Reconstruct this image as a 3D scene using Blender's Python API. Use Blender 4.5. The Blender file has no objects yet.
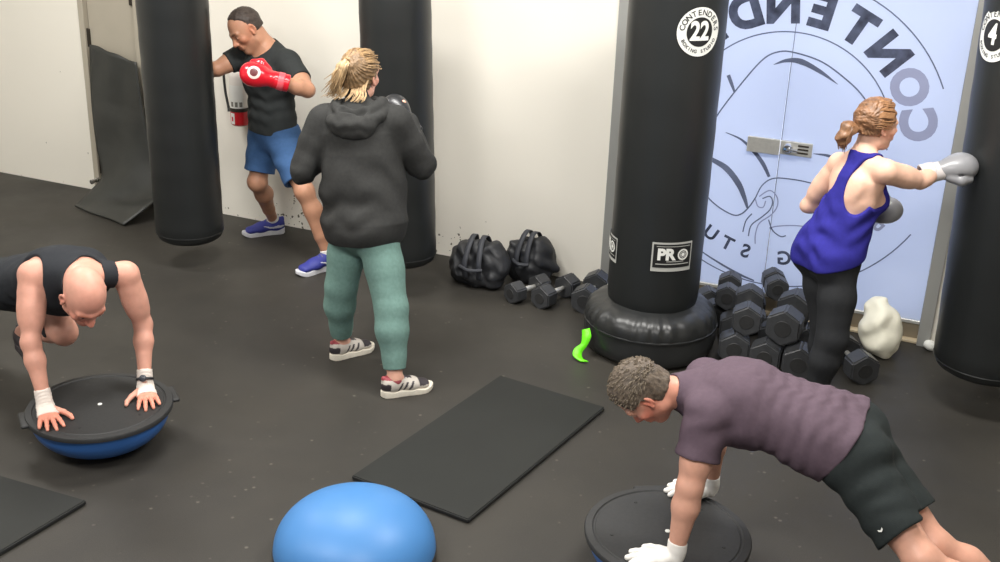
import bpy, bmesh, math, random
import numpy as np
from mathutils import Vector, Matrix
random.seed(7)
R = math.radians
C = bpy.context.scene.collection
V = lambda *a: np.array(a, float)

# ------------------------------------------------------------------ camera
CAM_F, CAM_P, CAM_R, CAM_Y, CAM_H = 1169.0, 21.77, 2.117, 22.62, 2.719
_p, _r, _y = R(CAM_P), R(CAM_R), R(CAM_Y)
_fw = Vector((-math.sin(_y)*math.cos(_p), math.cos(_y)*math.cos(_p), -math.sin(_p)))
_rt = Vector((math.cos(_y), math.sin(_y), 0)); _up = _rt.cross(_fw)
_rr = _rt*math.cos(_r) + _up*math.sin(_r); _uu = _up*math.cos(_r) - _rt*math.sin(_r)
cam = bpy.data.objects.new('camera', bpy.data.cameras.new('camera'))
C.objects.link(cam)
cam.matrix_world = Matrix(((_rr.x, _uu.x, -_fw.x, 0), (_rr.y, _uu.y, -_fw.y, 0), (_rr.z, _uu.z, -_fw.z, CAM_H), (0, 0, 0, 1)))
cam.data.sensor_width = 36; cam.data.lens = 36*CAM_F/1000; cam.data.clip_start = .05
bpy.context.scene.camera = cam
# ------------------------------------------------------------------ light
S = bpy.context.scene
S.view_settings.view_transform = 'Standard'; S.view_settings.look = 'None'
S.view_settings.gamma = 1; S.view_settings.use_curve_mapping = False
S.view_settings.exposure = 0.0
W = bpy.data.worlds.new('world'); S.world = W; W.use_nodes = True
W.node_tree.nodes['Background'].inputs[0].default_value = (.93, .95, 1, 1)
W.node_tree.nodes['Background'].inputs[1].default_value = .34
def area(name, loc, sx, sy, power, col=(1, .98, .945), rot=(0, 0, 0)):
    l = bpy.data.lights.new(name, 'AREA'); l.shape = 'RECTANGLE'; l.size = sx; l.size_y = sy
    l.energy = power; l.color = col
    o = bpy.data.objects.new(name, l); o.location = loc; o.rotation_euler = rot; C.objects.link(o); return o
CEIL = 3.45
LAMPS = [(x, y) for x in (-5.4, -2.9, -.4) for y in (1.4, 4.6)]
for x, y in LAMPS:
    area('ceiling_lamp_light', (x, y, CEIL-.09), 1.2, .5, {-5.4: 68, -2.9: 88, -.4: 98}[x])
# daylight in the room beyond the frosted doors
area('daylight_beyond', (-1.05, 8.1, 1.3), 2.4, 2.6, 85, (.93, .955, 1), (R(-90), 0, 0))
RT = V(math.cos(_y), math.sin(_y), 0); AW = V(-math.sin(_y), math.cos(_y), 0); UP = V(0, 0, 1)   # the camera's right and away, used for facing directions

# ------------------------------------------------------------------ materials
def lin(c):
    return tuple(((x/12.92) if x <= .04045 else ((x+.055)/1.055)**2.4) for x in c)
def rgb(r, g, b): return lin((r/255, g/255, b/255))
MATS = {}
def mat(name, col, rough=.6, metal=0, noise=0, nscale=40, bump=0, bscale=200, sss=0, coat=0, attr=False, spec=.5, detail=3, sheen=0, stretch=None):
    if name in MATS: return MATS[name]
    m = bpy.data.materials.new(name); m.use_nodes = True; nt = m.node_tree; b = nt.nodes['Principled BSDF']
    b.inputs['Base Color'].default_value = (*col, 1); b.inputs['Roughness'].default_value = rough
    b.inputs['Metallic'].default_value = metal; b.inputs['Specular IOR Level'].default_value = spec
    if coat: b.inputs['Coat Weight'].default_value = coat; b.inputs['Coat Roughness'].default_value = .15
    if sheen: b.inputs['Sheen Weight'].default_value = sheen
    if sss:
        b.inputs['Subsurface Weight'].default_value = sss; b.inputs['Subsurface Radius'].default_value = (.012, .005, .003); b.inputs['Subsurface Scale'].default_value = 1
    tc = nt.nodes.new('ShaderNodeTexCoord'); src = tc.outputs['Object']
    if stretch:
        mp = nt.nodes.new('ShaderNodeMapping'); mp.inputs['Scale'].default_value = stretch
        nt.links.new(src, mp.inputs[0]); src = mp.outputs[0]
    cur = None
    if attr:
        a = nt.nodes.new('ShaderNodeVertexColor'); a.layer_name = 'Col'
        mx = nt.nodes.new('ShaderNodeMix'); mx.data_type = 'RGBA'; mx.blend_type = 'MULTIPLY'; mx.inputs[0].default_value = 1
        mx.inputs[6].default_value = (*col, 1); nt.links.new(a.outputs[0], mx.inputs[7]); cur = mx.outputs[2]
    if noise:
        n = nt.nodes.new('ShaderNodeTexNoise'); n.inputs['Scale'].default_value = nscale; n.inputs['Detail'].default_value = detail
        nt.links.new(src, n.inputs['Vector'])
        r = nt.nodes.new('ShaderNodeValToRGB'); r.color_ramp.elements[0].position = .3; r.color_ramp.elements[1].position = .7
        lo, hi = 1-noise, 1+noise
        r.color_ramp.elements[0].color = (lo, lo, lo, 1); r.color_ramp.elements[1].color = (hi, hi, hi, 1)
        nt.links.new(n.outputs[0], r.inputs[0])
        mx = nt.nodes.new('ShaderNodeMix'); mx.data_type = 'RGBA'; mx.blend_type = 'MULTIPLY'; mx.inputs[0].default_value = 1; mx.clamp_result = False
        if cur: nt.links.new(cur, mx.inputs[6])
        else: mx.inputs[6].default_value = (*col, 1)
        nt.links.new(r.outputs[0], mx.inputs[7]); cur = mx.outputs[2]
    if cur: nt.links.new(cur, b.inputs['Base Color'])
    if bump:
        n = nt.nodes.new('ShaderNodeTexNoise'); n.inputs['Scale'].default_value = bscale; n.inputs['Detail'].default_value = 4
        nt.links.new(src, n.inputs['Vector'])
        bp = nt.nodes.new('ShaderNodeBump'); bp.inputs['Strength'].default_value = bump; bp.inputs['Distance'].default_value = .003
        nt.links.new(n.outputs[0], bp.inputs['Height']); nt.links.new(bp.outputs[0], b.inputs['Normal'])
    MATS[name] = m; return m

def floor_mat():
    m = bpy.data.materials.new('rubber_floor'); m.use_nodes = True; nt = m.node_tree; b = nt.nodes['Principled BSDF']
    tc = nt.nodes.new('ShaderNodeTexCoord')
    def noise(s, d, dist=0):
        n = nt.nodes.new('ShaderNodeTexNoise'); n.inputs['Scale'].default_value = s; n.inputs['Detail'].default_value = d
        n.inputs['Distortion'].default_value = dist
        nt.links.new(tc.outputs['Object'], n.inputs['Vector']); return n
    def ramp(src, p0, c0, p1, c1):
        r = nt.nodes.new('ShaderNodeValToRGB'); e = r.color_ramp.elements
        e[0].position = p0; e[0].color = (*c0, 1); e[1].position = p1; e[1].color = (*c1, 1)
        nt.links.new(src, r.inputs[0]); return r
    a = ramp(noise(1.1, 6, .6).outputs[0], .3, rgb(50, 48, 45), .7, rgb(60, 57, 52))
    fine = ramp(noise(210, 3).outputs[0], .3, (.8, .8, .8), .7, (1.2, 1.2, 1.2))
    vor = nt.nodes.new('ShaderNodeTexVoronoi'); vor.inputs['Scale'].default_value = 17
    nt.links.new(tc.outputs['Object'], vor.inputs['Vector'])
    sp = ramp(vor.outputs['Distance'], .07, (1, 1, 1), .17, (0, 0, 0))
    gate = ramp(noise(9, 4).outputs[0], .52, (0, 0, 0), .62, (1, 1, 1))
    mm = nt.nodes.new('ShaderNodeMath'); mm.operation = 'MULTIPLY'; nt.links.new(sp.outputs[0], mm.inputs[0]); nt.links.new(gate.outputs[0], mm.inputs[1])
    mm2 = nt.nodes.new('ShaderNodeMath'); mm2.operation = 'MULTIPLY'; mm2.inputs[1].default_value = .38; nt.links.new(mm.outputs[0], mm2.inputs[0])
    mul = nt.nodes.new('ShaderNodeMix'); mul.data_type = 'RGBA'; mul.blend_type = 'MULTIPLY'; mul.inputs[0].default_value = 1
    nt.links.new(a.outputs[0], mul.inputs[6]); nt.links.new(fine.outputs[0], mul.inputs[7])
    mx = nt.nodes.new('ShaderNodeMix'); mx.data_type = 'RGBA'; nt.links.new(mm2.outputs[0], mx.inputs[0])
    nt.links.new(mul.outputs[2], mx.inputs[6]); mx.inputs[7].default_value = (*rgb(130, 125, 112), 1)
    nt.links.new(mx.outputs[2], b.inputs['Base Color'])
    rr = ramp(noise(2.3, 5).outputs[0], .3, (.42,)*3, .7, (.58,)*3); nt.links.new(rr.outputs[0], b.inputs['Roughness'])
    b.inputs['Specular IOR Level'].default_value = .26
    bp = nt.nodes.new('ShaderNodeBump'); bp.inputs['Strength'].default_value = .25; bp.inputs['Distance'].default_value = .002
    nt.links.new(noise(260, 3).outputs[0], bp.inputs['Height']); nt.links.new(bp.outputs[0], b.inputs['Normal'])
    return m
def wall_mat():
    m = bpy.data.materials.new('painted_wall'); m.use_nodes = True; nt = m.node_tree; b = nt.nodes['Principled BSDF']
    b.inputs['Roughness'].default_value = .55
    tc = nt.nodes.new('ShaderNodeTexCoord'); sep = nt.nodes.new('ShaderNodeSeparateXYZ'); nt.links.new(tc.outputs['Object'], sep.inputs[0])
    n = nt.nodes.new('ShaderNodeTexNoise'); n.inputs['Scale'].default_value = 34; n.inputs['Detail'].default_value = 2
    nt.links.new(tc.outputs['Object'], n.inputs['Vector'])
    n2 = nt.nodes.new('ShaderNodeTexNoise'); n2.inputs['Scale'].default_value = 2.2; n2.inputs['Detail'].default_value = 1
    nt.links.new(tc.outputs['Object'], n2.inputs['Vector'])
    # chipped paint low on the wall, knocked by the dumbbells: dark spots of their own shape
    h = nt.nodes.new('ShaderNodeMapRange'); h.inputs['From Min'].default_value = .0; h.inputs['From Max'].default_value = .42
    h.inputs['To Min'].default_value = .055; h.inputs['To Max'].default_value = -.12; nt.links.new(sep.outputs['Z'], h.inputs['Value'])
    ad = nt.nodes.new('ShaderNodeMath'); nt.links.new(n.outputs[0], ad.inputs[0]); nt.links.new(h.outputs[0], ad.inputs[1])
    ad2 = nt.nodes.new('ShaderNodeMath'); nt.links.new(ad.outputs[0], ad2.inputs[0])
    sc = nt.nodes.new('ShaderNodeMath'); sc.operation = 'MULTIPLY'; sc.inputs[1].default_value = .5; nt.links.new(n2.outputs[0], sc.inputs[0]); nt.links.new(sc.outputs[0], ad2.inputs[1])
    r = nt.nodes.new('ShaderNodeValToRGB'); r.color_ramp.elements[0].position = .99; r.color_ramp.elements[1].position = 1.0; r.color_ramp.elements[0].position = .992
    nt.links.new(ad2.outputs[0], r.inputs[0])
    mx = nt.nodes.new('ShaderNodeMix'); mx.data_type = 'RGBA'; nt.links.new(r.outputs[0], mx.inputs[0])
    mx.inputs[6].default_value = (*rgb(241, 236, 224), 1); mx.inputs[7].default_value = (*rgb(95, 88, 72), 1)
    nt.links.new(mx.outputs[2], b.inputs['Base Color'])
    bp = nt.nodes.new('ShaderNodeBump'); bp.inputs['Strength'].default_value = .06; bp.inputs['Distance'].default_value = .004
    n3 = nt.nodes.new('ShaderNodeTexNoise'); n3.inputs['Scale'].default_value = 60; nt.links.new(tc.outputs['Object'], n3.inputs['Vector'])
    nt.links.new(n3.outputs[0], bp.inputs['Height']); nt.links.new(bp.outputs[0], b.inputs['Normal'])
    return m
M_FLOOR = floor_mat(); M_WALL = wall_mat()
M_VINYL = mat('black_vinyl', rgb(31, 33, 33), .42, noise=.08, nscale=3, bump=.12, bscale=90)
M_VINYL2 = mat('black_vinyl_soft', rgb(36, 37, 37), .35, noise=.1, nscale=5, bump=.25, bscale=30)
M_RUBBER = mat('black_rubber', rgb(40, 40, 40), .6, noise=.15, nscale=60, bump=.1)
M_HEX = mat('dumbbell_rubber', rgb(58, 59, 61), .38, noise=.15, nscale=40, bump=.2, bscale=120)
M_MATF = mat('exercise_mat_foam', rgb(36, 37, 35), .6, noise=.05, nscale=4, bump=.15, bscale=300, spec=.25)
M_MATE = mat('exercise_mat_edge', rgb(26, 26, 26), .7)
M_STEEL = mat('brushed_steel', rgb(212, 211, 205), .35, metal=.55, noise=.05, nscale=60)
M_CHROME = mat('chrome', rgb(225, 225, 225), .12, metal=1)
M_ALU = mat('anodised_aluminium', rgb(168, 168, 164), .5, metal=.35)
M_WHITE = mat('white_print', rgb(228, 228, 222), .5)
M_BLACK = mat('black_print', rgb(26, 26, 26), .5)
M_DOOR = mat('beige_door_paint', rgb(176, 168, 152), .5, noise=.05, nscale=3)
M_DARKM = mat('dark_bronze_metal', rgb(62, 56, 48), .45, metal=.5)

# ------------------------------------------------------------------ object helpers
def mesh_obj(name, me, m=None, parent=None, base=None):
    o = bpy.data.objects.new(name, me); C.objects.link(o)
    if m is not None and len(me.materials) == 0: me.materials.append(m)
    if parent is not None: o.parent = parent
    return o
def root_of(p):
    loc = Vector(p.location)
    while p.parent: p = p.parent; loc += p.location
    return loc
def link(name, verts, faces, m, parent=None, smooth=False, col=None):
    """verts in world metres; a part keeps its coordinates relative to its thing"""
    me = bpy.data.meshes.new(name)
    if parent is not None:
        off = root_of(parent); verts = [(v[0]-off.x, v[1]-off.y, v[2]-off.z) for v in verts]
    me.from_pydata([tuple(map(float, v)) for v in verts], [], faces); me.update()
    if smooth: me.polygons.foreach_set('use_smooth', [True]*len(me.polygons))
    return mesh_obj(name, me, m, parent)
def tag(o, label=None, cat=None, group=None, kind=None):
    if label: o['label'] = label
    if cat: o['category'] = cat
    if group: o['group'] = group
    if kind: o['kind'] = kind
    return o
def empty(name, loc, label, cat, group=None):
    o = bpy.data.objects.new(name, None); o.empty_display_size = .1; o.location = tuple(map(float, loc)); C.objects.link(o)
    return tag(o, label, cat, group)
class MB:
    """collects shapes; build() links them as one mesh object"""
    def __init__(s): s.v = []; s.f = []
    def add(s, vs, fs):
        n = len(s.v); s.v += [tuple(v) for v in vs]; s.f += [tuple(i+n for i in f) for f in fs]; return s
    def box(s, lo, hi, bev=0, M=None):
        bm = bmesh.new(); bmesh.ops.create_cube(bm, size=1)
        for v in bm.verts: v.co = Vector([(lo[i]+hi[i])/2 + v.co[i]*(hi[i]-lo[i]) for i in range(3)])
        if bev: bmesh.ops.bevel(bm, geom=bm.edges[:], offset=bev, segments=3, affect='EDGES', profile=.5)
        if M is not None: bm.transform(M)
        bm.verts.index_update(); s.add([v.co[:] for v in bm.verts], [[v.index for v in f.verts] for f in bm.faces]); bm.free(); return s
    def tube(s, pts, r, n=10, cap=True):
        pts = [Vector(p) for p in pts]; rs = r if hasattr(r, '__len__') else [r]*len(pts); rings = []; prev = None; vs = []; fs = []
        for i, p in enumerate(pts):
            d = (pts[min(i+1, len(pts)-1)] - pts[max(i-1, 0)]).normalized()
            a = d.orthogonal().normalized() if prev is None else (prev - d*prev.dot(d)).normalized()
            prev = a; b = d.cross(a)
            for k in range(n):
                t = 2*math.pi*k/n; vs.append(p + (a*math.cos(t)+b*math.sin(t))*rs[i])
        for i in range(len(pts)-1):
            for k in range(n): fs.append((i*n+k, i*n+(k+1) % n, (i+1)*n+(k+1) % n, (i+1)*n+k))
        if cap: fs.append(tuple(range(n))[::-1]); fs.append(tuple((len(pts)-1)*n+k for k in range(n)))
        return s.add(vs, fs)
    def lathe(s, prof, c=(0, 0, 0), n=48, ang=None, cap=True):
        """prof: [(r, z)]"""
        vs = []; fs = []; m = len(prof)
        for k in range(n):
            t = 2*math.pi*k/n
            for r, z in prof: vs.append((c[0]+r*math.cos(t), c[1]+r*math.sin(t), c[2]+z))
        for k in range(n):
            for i in range(m-1): fs.append((k*m+i, ((k+1) % n)*m+i, ((k+1) % n)*m+i+1, k*m+i+1))
        if cap:
            if prof[0][0] > 1e-6: fs.append(tuple(k*m for k in range(n))[::-1])
            if prof[-1][0] > 1e-6: fs.append(tuple(k*m+m-1 for k in range(n)))
        return s.add(vs, fs)
    def map(s, fn): s.v = [tuple(fn(Vector(v))) for v in s.v]; return s
    def build(s, name, m, parent=None, smooth=False): 
        o = link(name, s.v, s.f, m, parent, smooth)
        if smooth:
            bm = bmesh.new(); bm.from_mesh(o.data); bmesh.ops.remove_doubles(bm, verts=bm.verts, dist=1e-5)
            bmesh.ops.recalc_face_normals(bm, faces=bm.faces); bm.to_mesh(o.data); bm.free()
            o.data.set_sharp_from_angle(angle=R(42))
        return o
def text2d(t, size=1, bold=0., align='CENTER', shear=0):
    """letters as flat mesh data centred on the origin"""
    cu = bpy.data.curves.new('t', 'FONT'); cu.body = t; cu.size = size; cu.align_x = align; cu.align_y = 'CENTER'; cu.offset = bold; cu.resolution_u = 5; cu.shear = shear
    o = bpy.data.objects.new('t', cu); C.objects.link(o)
    dg = bpy.context.evaluated_depsgraph_get(); me = bpy.data.meshes.new_from_object(o.evaluated_get(dg))
    vs = [v.co.copy() for v in me.vertices]; fs = [tuple(p.vertices) for p in me.polygons]
    bpy.data.objects.remove(o); bpy.data.curves.remove(cu); bpy.data.meshes.remove(me)
    return vs, fs
def disc2d(r0, r1, n=64, a0=0, a1=360):
    vs = []; fs = []
    for k in range(n+1):
        t = R(a0+(a1-a0)*k/n)
        vs += [Vector((r0*math.cos(t), r0*math.sin(t), 0)), Vector((r1*math.cos(t), r1*math.sin(t), 0))]
    for k in range(n): fs.append((2*k, 2*k+1, 2*k+3, 2*k+2))
    return vs, fs
def subdiv(vs, fs, cuts):
    bm = bmesh.new(); bv = [bm.verts.new(v) for v in vs]
    for f in fs:
        try: bm.faces.new([bv[i] for i in f])
        except ValueError: pass
    bmesh.ops.triangulate(bm, faces=bm.faces)
    for _ in range(cuts): bmesh.ops.subdivide_edges(bm, edges=bm.edges[:], cuts=1)
    bm.verts.index_update(); out = ([v.co.copy() for v in bm.verts], [tuple(v.index for v in f.verts) for f in bm.faces]); bm.free(); return out

# ------------------------------------------------------------------ implicit surfaces (bodies, clothes, soft things)
def nrm(v): v = np.asarray(v, float); return v/np.linalg.norm(v)
class Sdf:
    def __init__(s, h=.005): s.h = h; s.ops = []; s.fin = []
    def cone(s, a, b, ra, rb=None, k=.02, op='u'):
        a = np.asarray(a, float); b = np.asarray(b, float); rb = ra if rb is None else rb
        lo = np.minimum(a-ra, b-rb); hi = np.maximum(a+ra, b+rb); ba = b-a; L2 = max(ba@ba, 1e-12)
        def f(X, Y, Z):
            x, y, z = X-a[0], Y-a[1], Z-a[2]
            t = np.clip((x*ba[0]+y*ba[1]+z*ba[2])/L2, 0, 1)
            return np.sqrt((x-t*ba[0])**2+(y-t*ba[1])**2+(z-t*ba[2])**2)-(ra+(rb-ra)*t)
        s.ops.append((f, lo, hi, k, op)); return s
    def chain(s, pts, rs, k=.02, op='u'):
        for i in range(len(pts)-1): s.cone(pts[i], pts[i+1], rs[i], rs[i+1], k if i == 0 else min(k, .012), op)
        return s
    def fcone(s, a, b, lat, wa, wb, da, db, k=.03, lat2=None, op='u'):
        """cone of elliptical section: half width w along lat, half depth d"""
        a = np.asarray(a, float); b = np.asarray(b, float); l1 = nrm(lat); l2 = l1 if lat2 is None else nrm(lat2)
        m1, m2 = max(wa, da), max(wb, db); lo = np.minimum(a-m1, b-m2); hi = np.maximum(a+m1, b+m2); ba = b-a; L2 = max(ba@ba, 1e-12)
        def f(X, Y, Z):
            x, y, z = X-a[0], Y-a[1], Z-a[2]
            t = np.clip((x*ba[0]+y*ba[1]+z*ba[2])/L2, 0, 1)
            x = x-t*ba[0]; y = y-t*ba[1]; z = z-t*ba[2]
            lx, ly, lz = (l1[i]+(l2[i]-l1[i])*t for i in range(3)); q = 1/np.sqrt(lx*lx+ly*ly+lz*lz)
            u = (x*lx+y*ly+z*lz)*q; v2 = np.maximum(x*x+y*y+z*z-u*u, 0)
            w = wa+(wb-wa)*t; d = da+(db-da)*t
            k0 = np.sqrt((u/w)**2+v2/d**2)+1e-9; k1 = np.sqrt((u/w**2)**2+v2/d**4)+1e-9
            return k0*(k0-1)/k1
        s.ops.append((f, lo, hi, k, op)); return s
    def ell(s, c, r, ax=None, k=.02, op='u'):
        c = np.asarray(c, float); r = np.asarray(r, float); A = np.eye(3) if ax is None else np.array([nrm(q) for q in ax]); m = r.max()
        def f(X, Y, Z):
            x, y, z = X-c[0], Y-c[1], Z-c[2]
            p = [x*A[i][0]+y*A[i][1]+z*A[i][2] for i in range(3)]
            k0 = np.sqrt(sum((p[i]/r[i])**2 for i in range(3)))+1e-9; k1 = np.sqrt(sum((p[i]/r[i]**2)**2 for i in range(3)))+1e-9
            return k0*(k0-1)/k1
        s.ops.append((f, c-m, c+m, k, op)); return s
    def cyl(s, a, b, r, k=.003, op='s', rb=None):
        """flat-ended cylinder from a to b"""
        a = np.asarray(a, float); b = np.asarray(b, float); ba = b-a; L = np.linalg.norm(ba); n = ba/L; rb = r if rb is None else rb; m = max(r, rb)
        lo = np.minimum(a, b)-m; hi = np.maximum(a, b)+m
        def f(X, Y, Z):
            x, y, z = X-a[0], Y-a[1], Z-a[2]; t = x*n[0]+y*n[1]+z*n[2]
            q = np.sqrt(np.maximum(x*x+y*y+z*z-t*t, 0))-(r+(rb-r)*np.clip(t/L, 0, 1)); e = np.abs(t-L/2)-L/2
            return np.maximum(q, e)
        s.ops.append((f, lo, hi, k, op)); return s
    def cut(s, p, n, k=.004):
        """keep the side the normal points away from"""
        p = np.asarray(p, float); n = nrm(n)
        s.ops.append((lambda X, Y, Z: (X-p[0])*n[0]+(Y-p[1])*n[1]+(Z-p[2])*n[2], None, None, k, 'i')); return s
    def cutfn(s, fn, k=.004): s.ops.append((fn, None, None, k, 'i')); return s
    def disp(s, fn): s.ops.append((fn, None, None, 0, 'd')); return s
    def grow(s, d): s.ops.append((lambda X, Y, Z: -d+0*X, None, None, 0, 'd')); return s
    def shell(s, t): s.ops.append((t, None, None, 0, 'sh')); return s
    def mesh(s):
        h = s.h; us = [o for o in s.ops if o[4] == 'u']
        lo = np.min([o[1] for o in us], 0)-.03; hi = np.max([o[2] for o in us], 0)+.03
        n = np.ceil((hi-lo)/h).astype(int)+1
        ax = [(lo[i]+h*np.arange(n[i])).astype(np.float32) for i in range(3)]
        F = np.full(n, .06, np.float32)
        for f, l, u, k, op in s.ops:
            if l is None:
                X, Y, Z = ax[0][:, None, None], ax[1][None, :, None], ax[2][None, None, :]; sl = (slice(None),)*3
            else:
                pad = k+.03; i0 = np.maximum(((l-pad-lo)/h).astype(int), 0); i1 = np.minimum(((u+pad-lo)/h).astype(int)+2, n)
                if (i1 <= i0).any(): continue
                sl = tuple(slice(i0[i], i1[i]) for i in range(3)); X, Y, Z = ax[0][sl[0]][:, None, None], ax[1][sl[1]][None, :, None], ax[2][sl[2]][None, None, :]
            if op == 'sh': F = np.maximum(F, -(F+f)); continue
            if op == 'd':
                idx = np.nonzero(np.abs(F) < .04)
                F[idx] += f(ax[0][idx[0]], ax[1][idx[1]], ax[2][idx[2]]).astype(np.float32); continue
            d = f(X, Y, Z).astype(np.float32); G = F[sl]
            if op == 'u': a, b = G, d
            elif op == 's': a, b = -G, d
            else: a, b = -G, -d
            if k > 0:
                hh = np.maximum(k-np.abs(a-b), 0)/k; m = np.minimum(a, b)-hh*hh*k*.25
            else: m = np.minimum(a, b)
            F[sl] = m if op == 'u' else -m
        F[0] = F[-1] = .05; F[:, 0] = F[:, -1] = .05; F[:, :, 0] = F[:, :, -1] = .05
        return nets(F, lo, h)
def nets(F, lo, h):
    s = F < 0; n = np.array(F.shape)
    c = [s[i:n[0]-1+i, j:n[1]-1+j, k:n[2]-1+k] for i in (0, 1) for j in (0, 1) for k in (0, 1)]
    a = c[0].copy(); o = c[0].copy()
    for q in c[1:]: a &= q; o |= q
    idx = np.argwhere(o & ~a); num = np.full(n-1, -1, np.int64); num[tuple(idx.T)] = np.arange(len(idx))
    val = {}
    for i in (0, 1):
        for j in (0, 1):
            for k in (0, 1): val[i, j, k] = F[idx[:, 0]+i, idx[:, 1]+j, idx[:, 2]+k]
    P = np.zeros((len(idx), 3)); cnt = np.zeros(len(idx))
    K = list(val)
    for p in K:
        for d in range(3):
            if p[d] == 1: continue
            q = list(p); q[d] = 1; q = tuple(q); m = (val[p] < 0) != (val[q] < 0)
            t = val[p]/np.where(m, val[p]-val[q], 1)
            pos = np.tile(np.array(p, float), (len(idx), 1)); pos[:, d] += t
            P[m] += pos[m]; cnt[m] += 1
    P = (P/cnt[:, None]+idx)*h+lo
    faces = []
    for d in range(3):
        e, g = [(1, 2), (2, 0), (0, 1)][d]
        A = np.moveaxis(s, d, 0); ch = A[:-1] != A[1:]; ch = np.moveaxis(ch, 0, d)
        I = np.argwhere(ch)
        I = I[(I[:, e] > 0) & (I[:, g] > 0) & (I[:, e] < n[e]-1) & (I[:, g] < n[g]-1)]
        ins = s[tuple(I.T)]
        def at(de, dg):
            J = I.copy(); J[:, e] += de; J[:, g] += dg; return num[tuple(J.T)]
        q = np.stack([at(-1, -1), at(0, -1), at(0, 0), at(-1, 0)], 1)
        q[~ins] = q[~ins][:, ::-1]; faces.append(q)
    return P, np.concatenate(faces)
def sdf_obj(name, sdf, m, parent=None, colour=None, keep=None):
    P, Fc = sdf.mesh() if isinstance(sdf, Sdf) else sdf
    if keep is not None:
        km = keep(P); Fc = Fc[km[Fc].all(1)]
    me = bpy.data.meshes.new(name); off = np.array(root_of(parent)) if parent is not None else np.zeros(3)
    Q = P-off
    me.vertices.add(len(Q)); me.vertices.foreach_set('co', Q.astype(np.float32).ravel())
    me.loops.add(Fc.size); me.loops.foreach_set('vertex_index', Fc.astype(np.int32).ravel())
    me.polygons.add(len(Fc)); me.polygons.foreach_set('loop_start', (np.arange(len(Fc))*4).astype(np.int32))
    me.polygons.foreach_set('use_smooth', np.ones(len(Fc), bool))
    me.update(calc_edges=True); me.validate()
    if colour is not None:
        ca = me.color_attributes.new('Col', 'FLOAT_COLOR', 'POINT'); c = np.ones((len(P), 4), np.float32); c[:, :3] = colour(P)
        ca.data.foreach_set('color', c.ravel())
    return mesh_obj(name, me, m, parent)
_rs = np.random.RandomState(3)
def make_noise(freq, amp, seed, stretch=(1, 1, 1), n=10):
    r = np.random.RandomState(seed); D = r.normal(size=(n, 3)); D /= np.linalg.norm(D, axis=1)[:, None]
    D = D*np.array(stretch)*freq*r.uniform(.6, 1.5, (n, 1)); ph = r.uniform(0, 6.28, n)
    def f(X, Y, Z):
        o = 0
        wx = X+.02*np.sin(Y*23+1)+.015*np.sin(Z*31); wy = Y+.02*np.sin(Z*19+2); wz = Z+.02*np.sin(X*27)
        for d, p in zip(D, ph): o = o+np.sin(wx*d[0]+wy*d[1]+wz*d[2]+p)
        return o*(amp/math.sqrt(n))
    return f
def folds(p, d, along, freq, amp, rad, seed=0, sharp=1.0):
    """cloth folds: ridges that repeat along direction d, around point p, within rad"""
    p = np.asarray(p, float); d = nrm(d); al = nrm(along); ph = seed*1.7
    def f(X, Y, Z):
        x, y, z = X-p[0], Y-p[1], Z-p[2]; s = x*d[0]+y*d[1]+z*d[2]; t = x*al[0]+y*al[1]+z*al[2]; r2 = x*x+y*y+z*z
        w = np.sin(s*freq+.9*np.sin(t*freq*.35+ph)+.6*np.sin(t*freq*.8+2*ph)+ph)
        w = np.sign(w)*np.abs(w)**sharp
        return -amp*w*np.exp(-r2/(rad*rad))
    return f

# ------------------------------------------------------------------ the setting
YW = 6.53
def struct(o): o['kind'] = 'structure'; return o
m = MB(); m.box((-8.2, -2.6, -.1), (3.2, YW+.12, 0)); struct(m.build('floor', M_FLOOR))
M_CEIL = mat('ceiling_tile', rgb(215, 213, 205), .8, noise=.03, nscale=30)
m = MB(); m.box((-8.2, -2.6, CEIL), (3.2, YW+.12, CEIL+.1)); struct(m.build('ceiling', M_CEIL))
# back wall with the openings of the closet door and the glass doors
DX0, DX1, GX0, GX1, GT = -6.02, -5.49, -2.035, -.085, 2.45
m = MB()
for x0, x1, z0, z1 in ((-8.2, DX0, 0, CEIL), (DX0, DX1, 2.1, CEIL), (DX1, GX0, 0, CEIL), (GX0, GX1, GT, CEIL), (GX1, 3.2, 0, CEIL)):
    m.box((x0, YW, z0), (x1, YW+.12, z1))
struct(m.build('wall_back', M_WALL))
m = MB(); m.box((-8.3, -2.6, 0), (-8.2, YW+.12, CEIL)); struct(m.build('wall_left', M_WALL))
m = MB(); m.box((3.2, -2.6, 0), (3.3, YW+.12, CEIL)); struct(m.build('wall_right', M_WALL))

# closet door on the left
d = empty('door_1', (DX0, YW+.02, 0), None, None); struct(d)
m = MB()
m.box((DX0-.002, YW-.012, 0), (DX0+.045, YW+.12, 2.1), .004); m.box((DX1-.045, YW-.012, 0), (DX1+.002, YW+.12, 2.1), .004); m.box((DX0, YW-.012, 2.06), (DX1, YW+.12, 2.105), .004)
m.build('door_frame', M_DOOR, d)
m = MB(); m.box((DX0+.048, YW+.03, .01), (DX1-.048, YW+.07, 2.055), .003); m.build('door_panel', M_DOOR, d)
for z in (.20, 1.14, 1.9):
    m = MB(); m.box((DX0+.034, YW+.008, z-.06), (DX0+.058, YW+.03, z+.06), .002); m.tube([(DX0+.046, YW+.012, z-.065), (DX0+.046, YW+.012, z+.065)], .008, 10)
    m.build('hinge', M_DARKM, d, True)
m = MB(); m.box((DX1-.095, YW+.012, 1.40), (DX1-.065, YW+.031, 1.62), .004); m.build('pull_handle', M_DARKM, d)
m = MB(); m.lathe([(.0, 0), (.022, .0), (.022, .012), (.016, .02), (.012, .05), (.018, .055), (.018, .07), (0, .074)], n=20)
m.map(lambda v: Vector((DX0+.035+v.x, YW-.012-v.z, .09+v.y))); 
o = m.build('door_stop', M_CHROME, None, True); tag(o, 'small chrome door stop low at the foot of the beige door', 'door stop')

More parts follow.
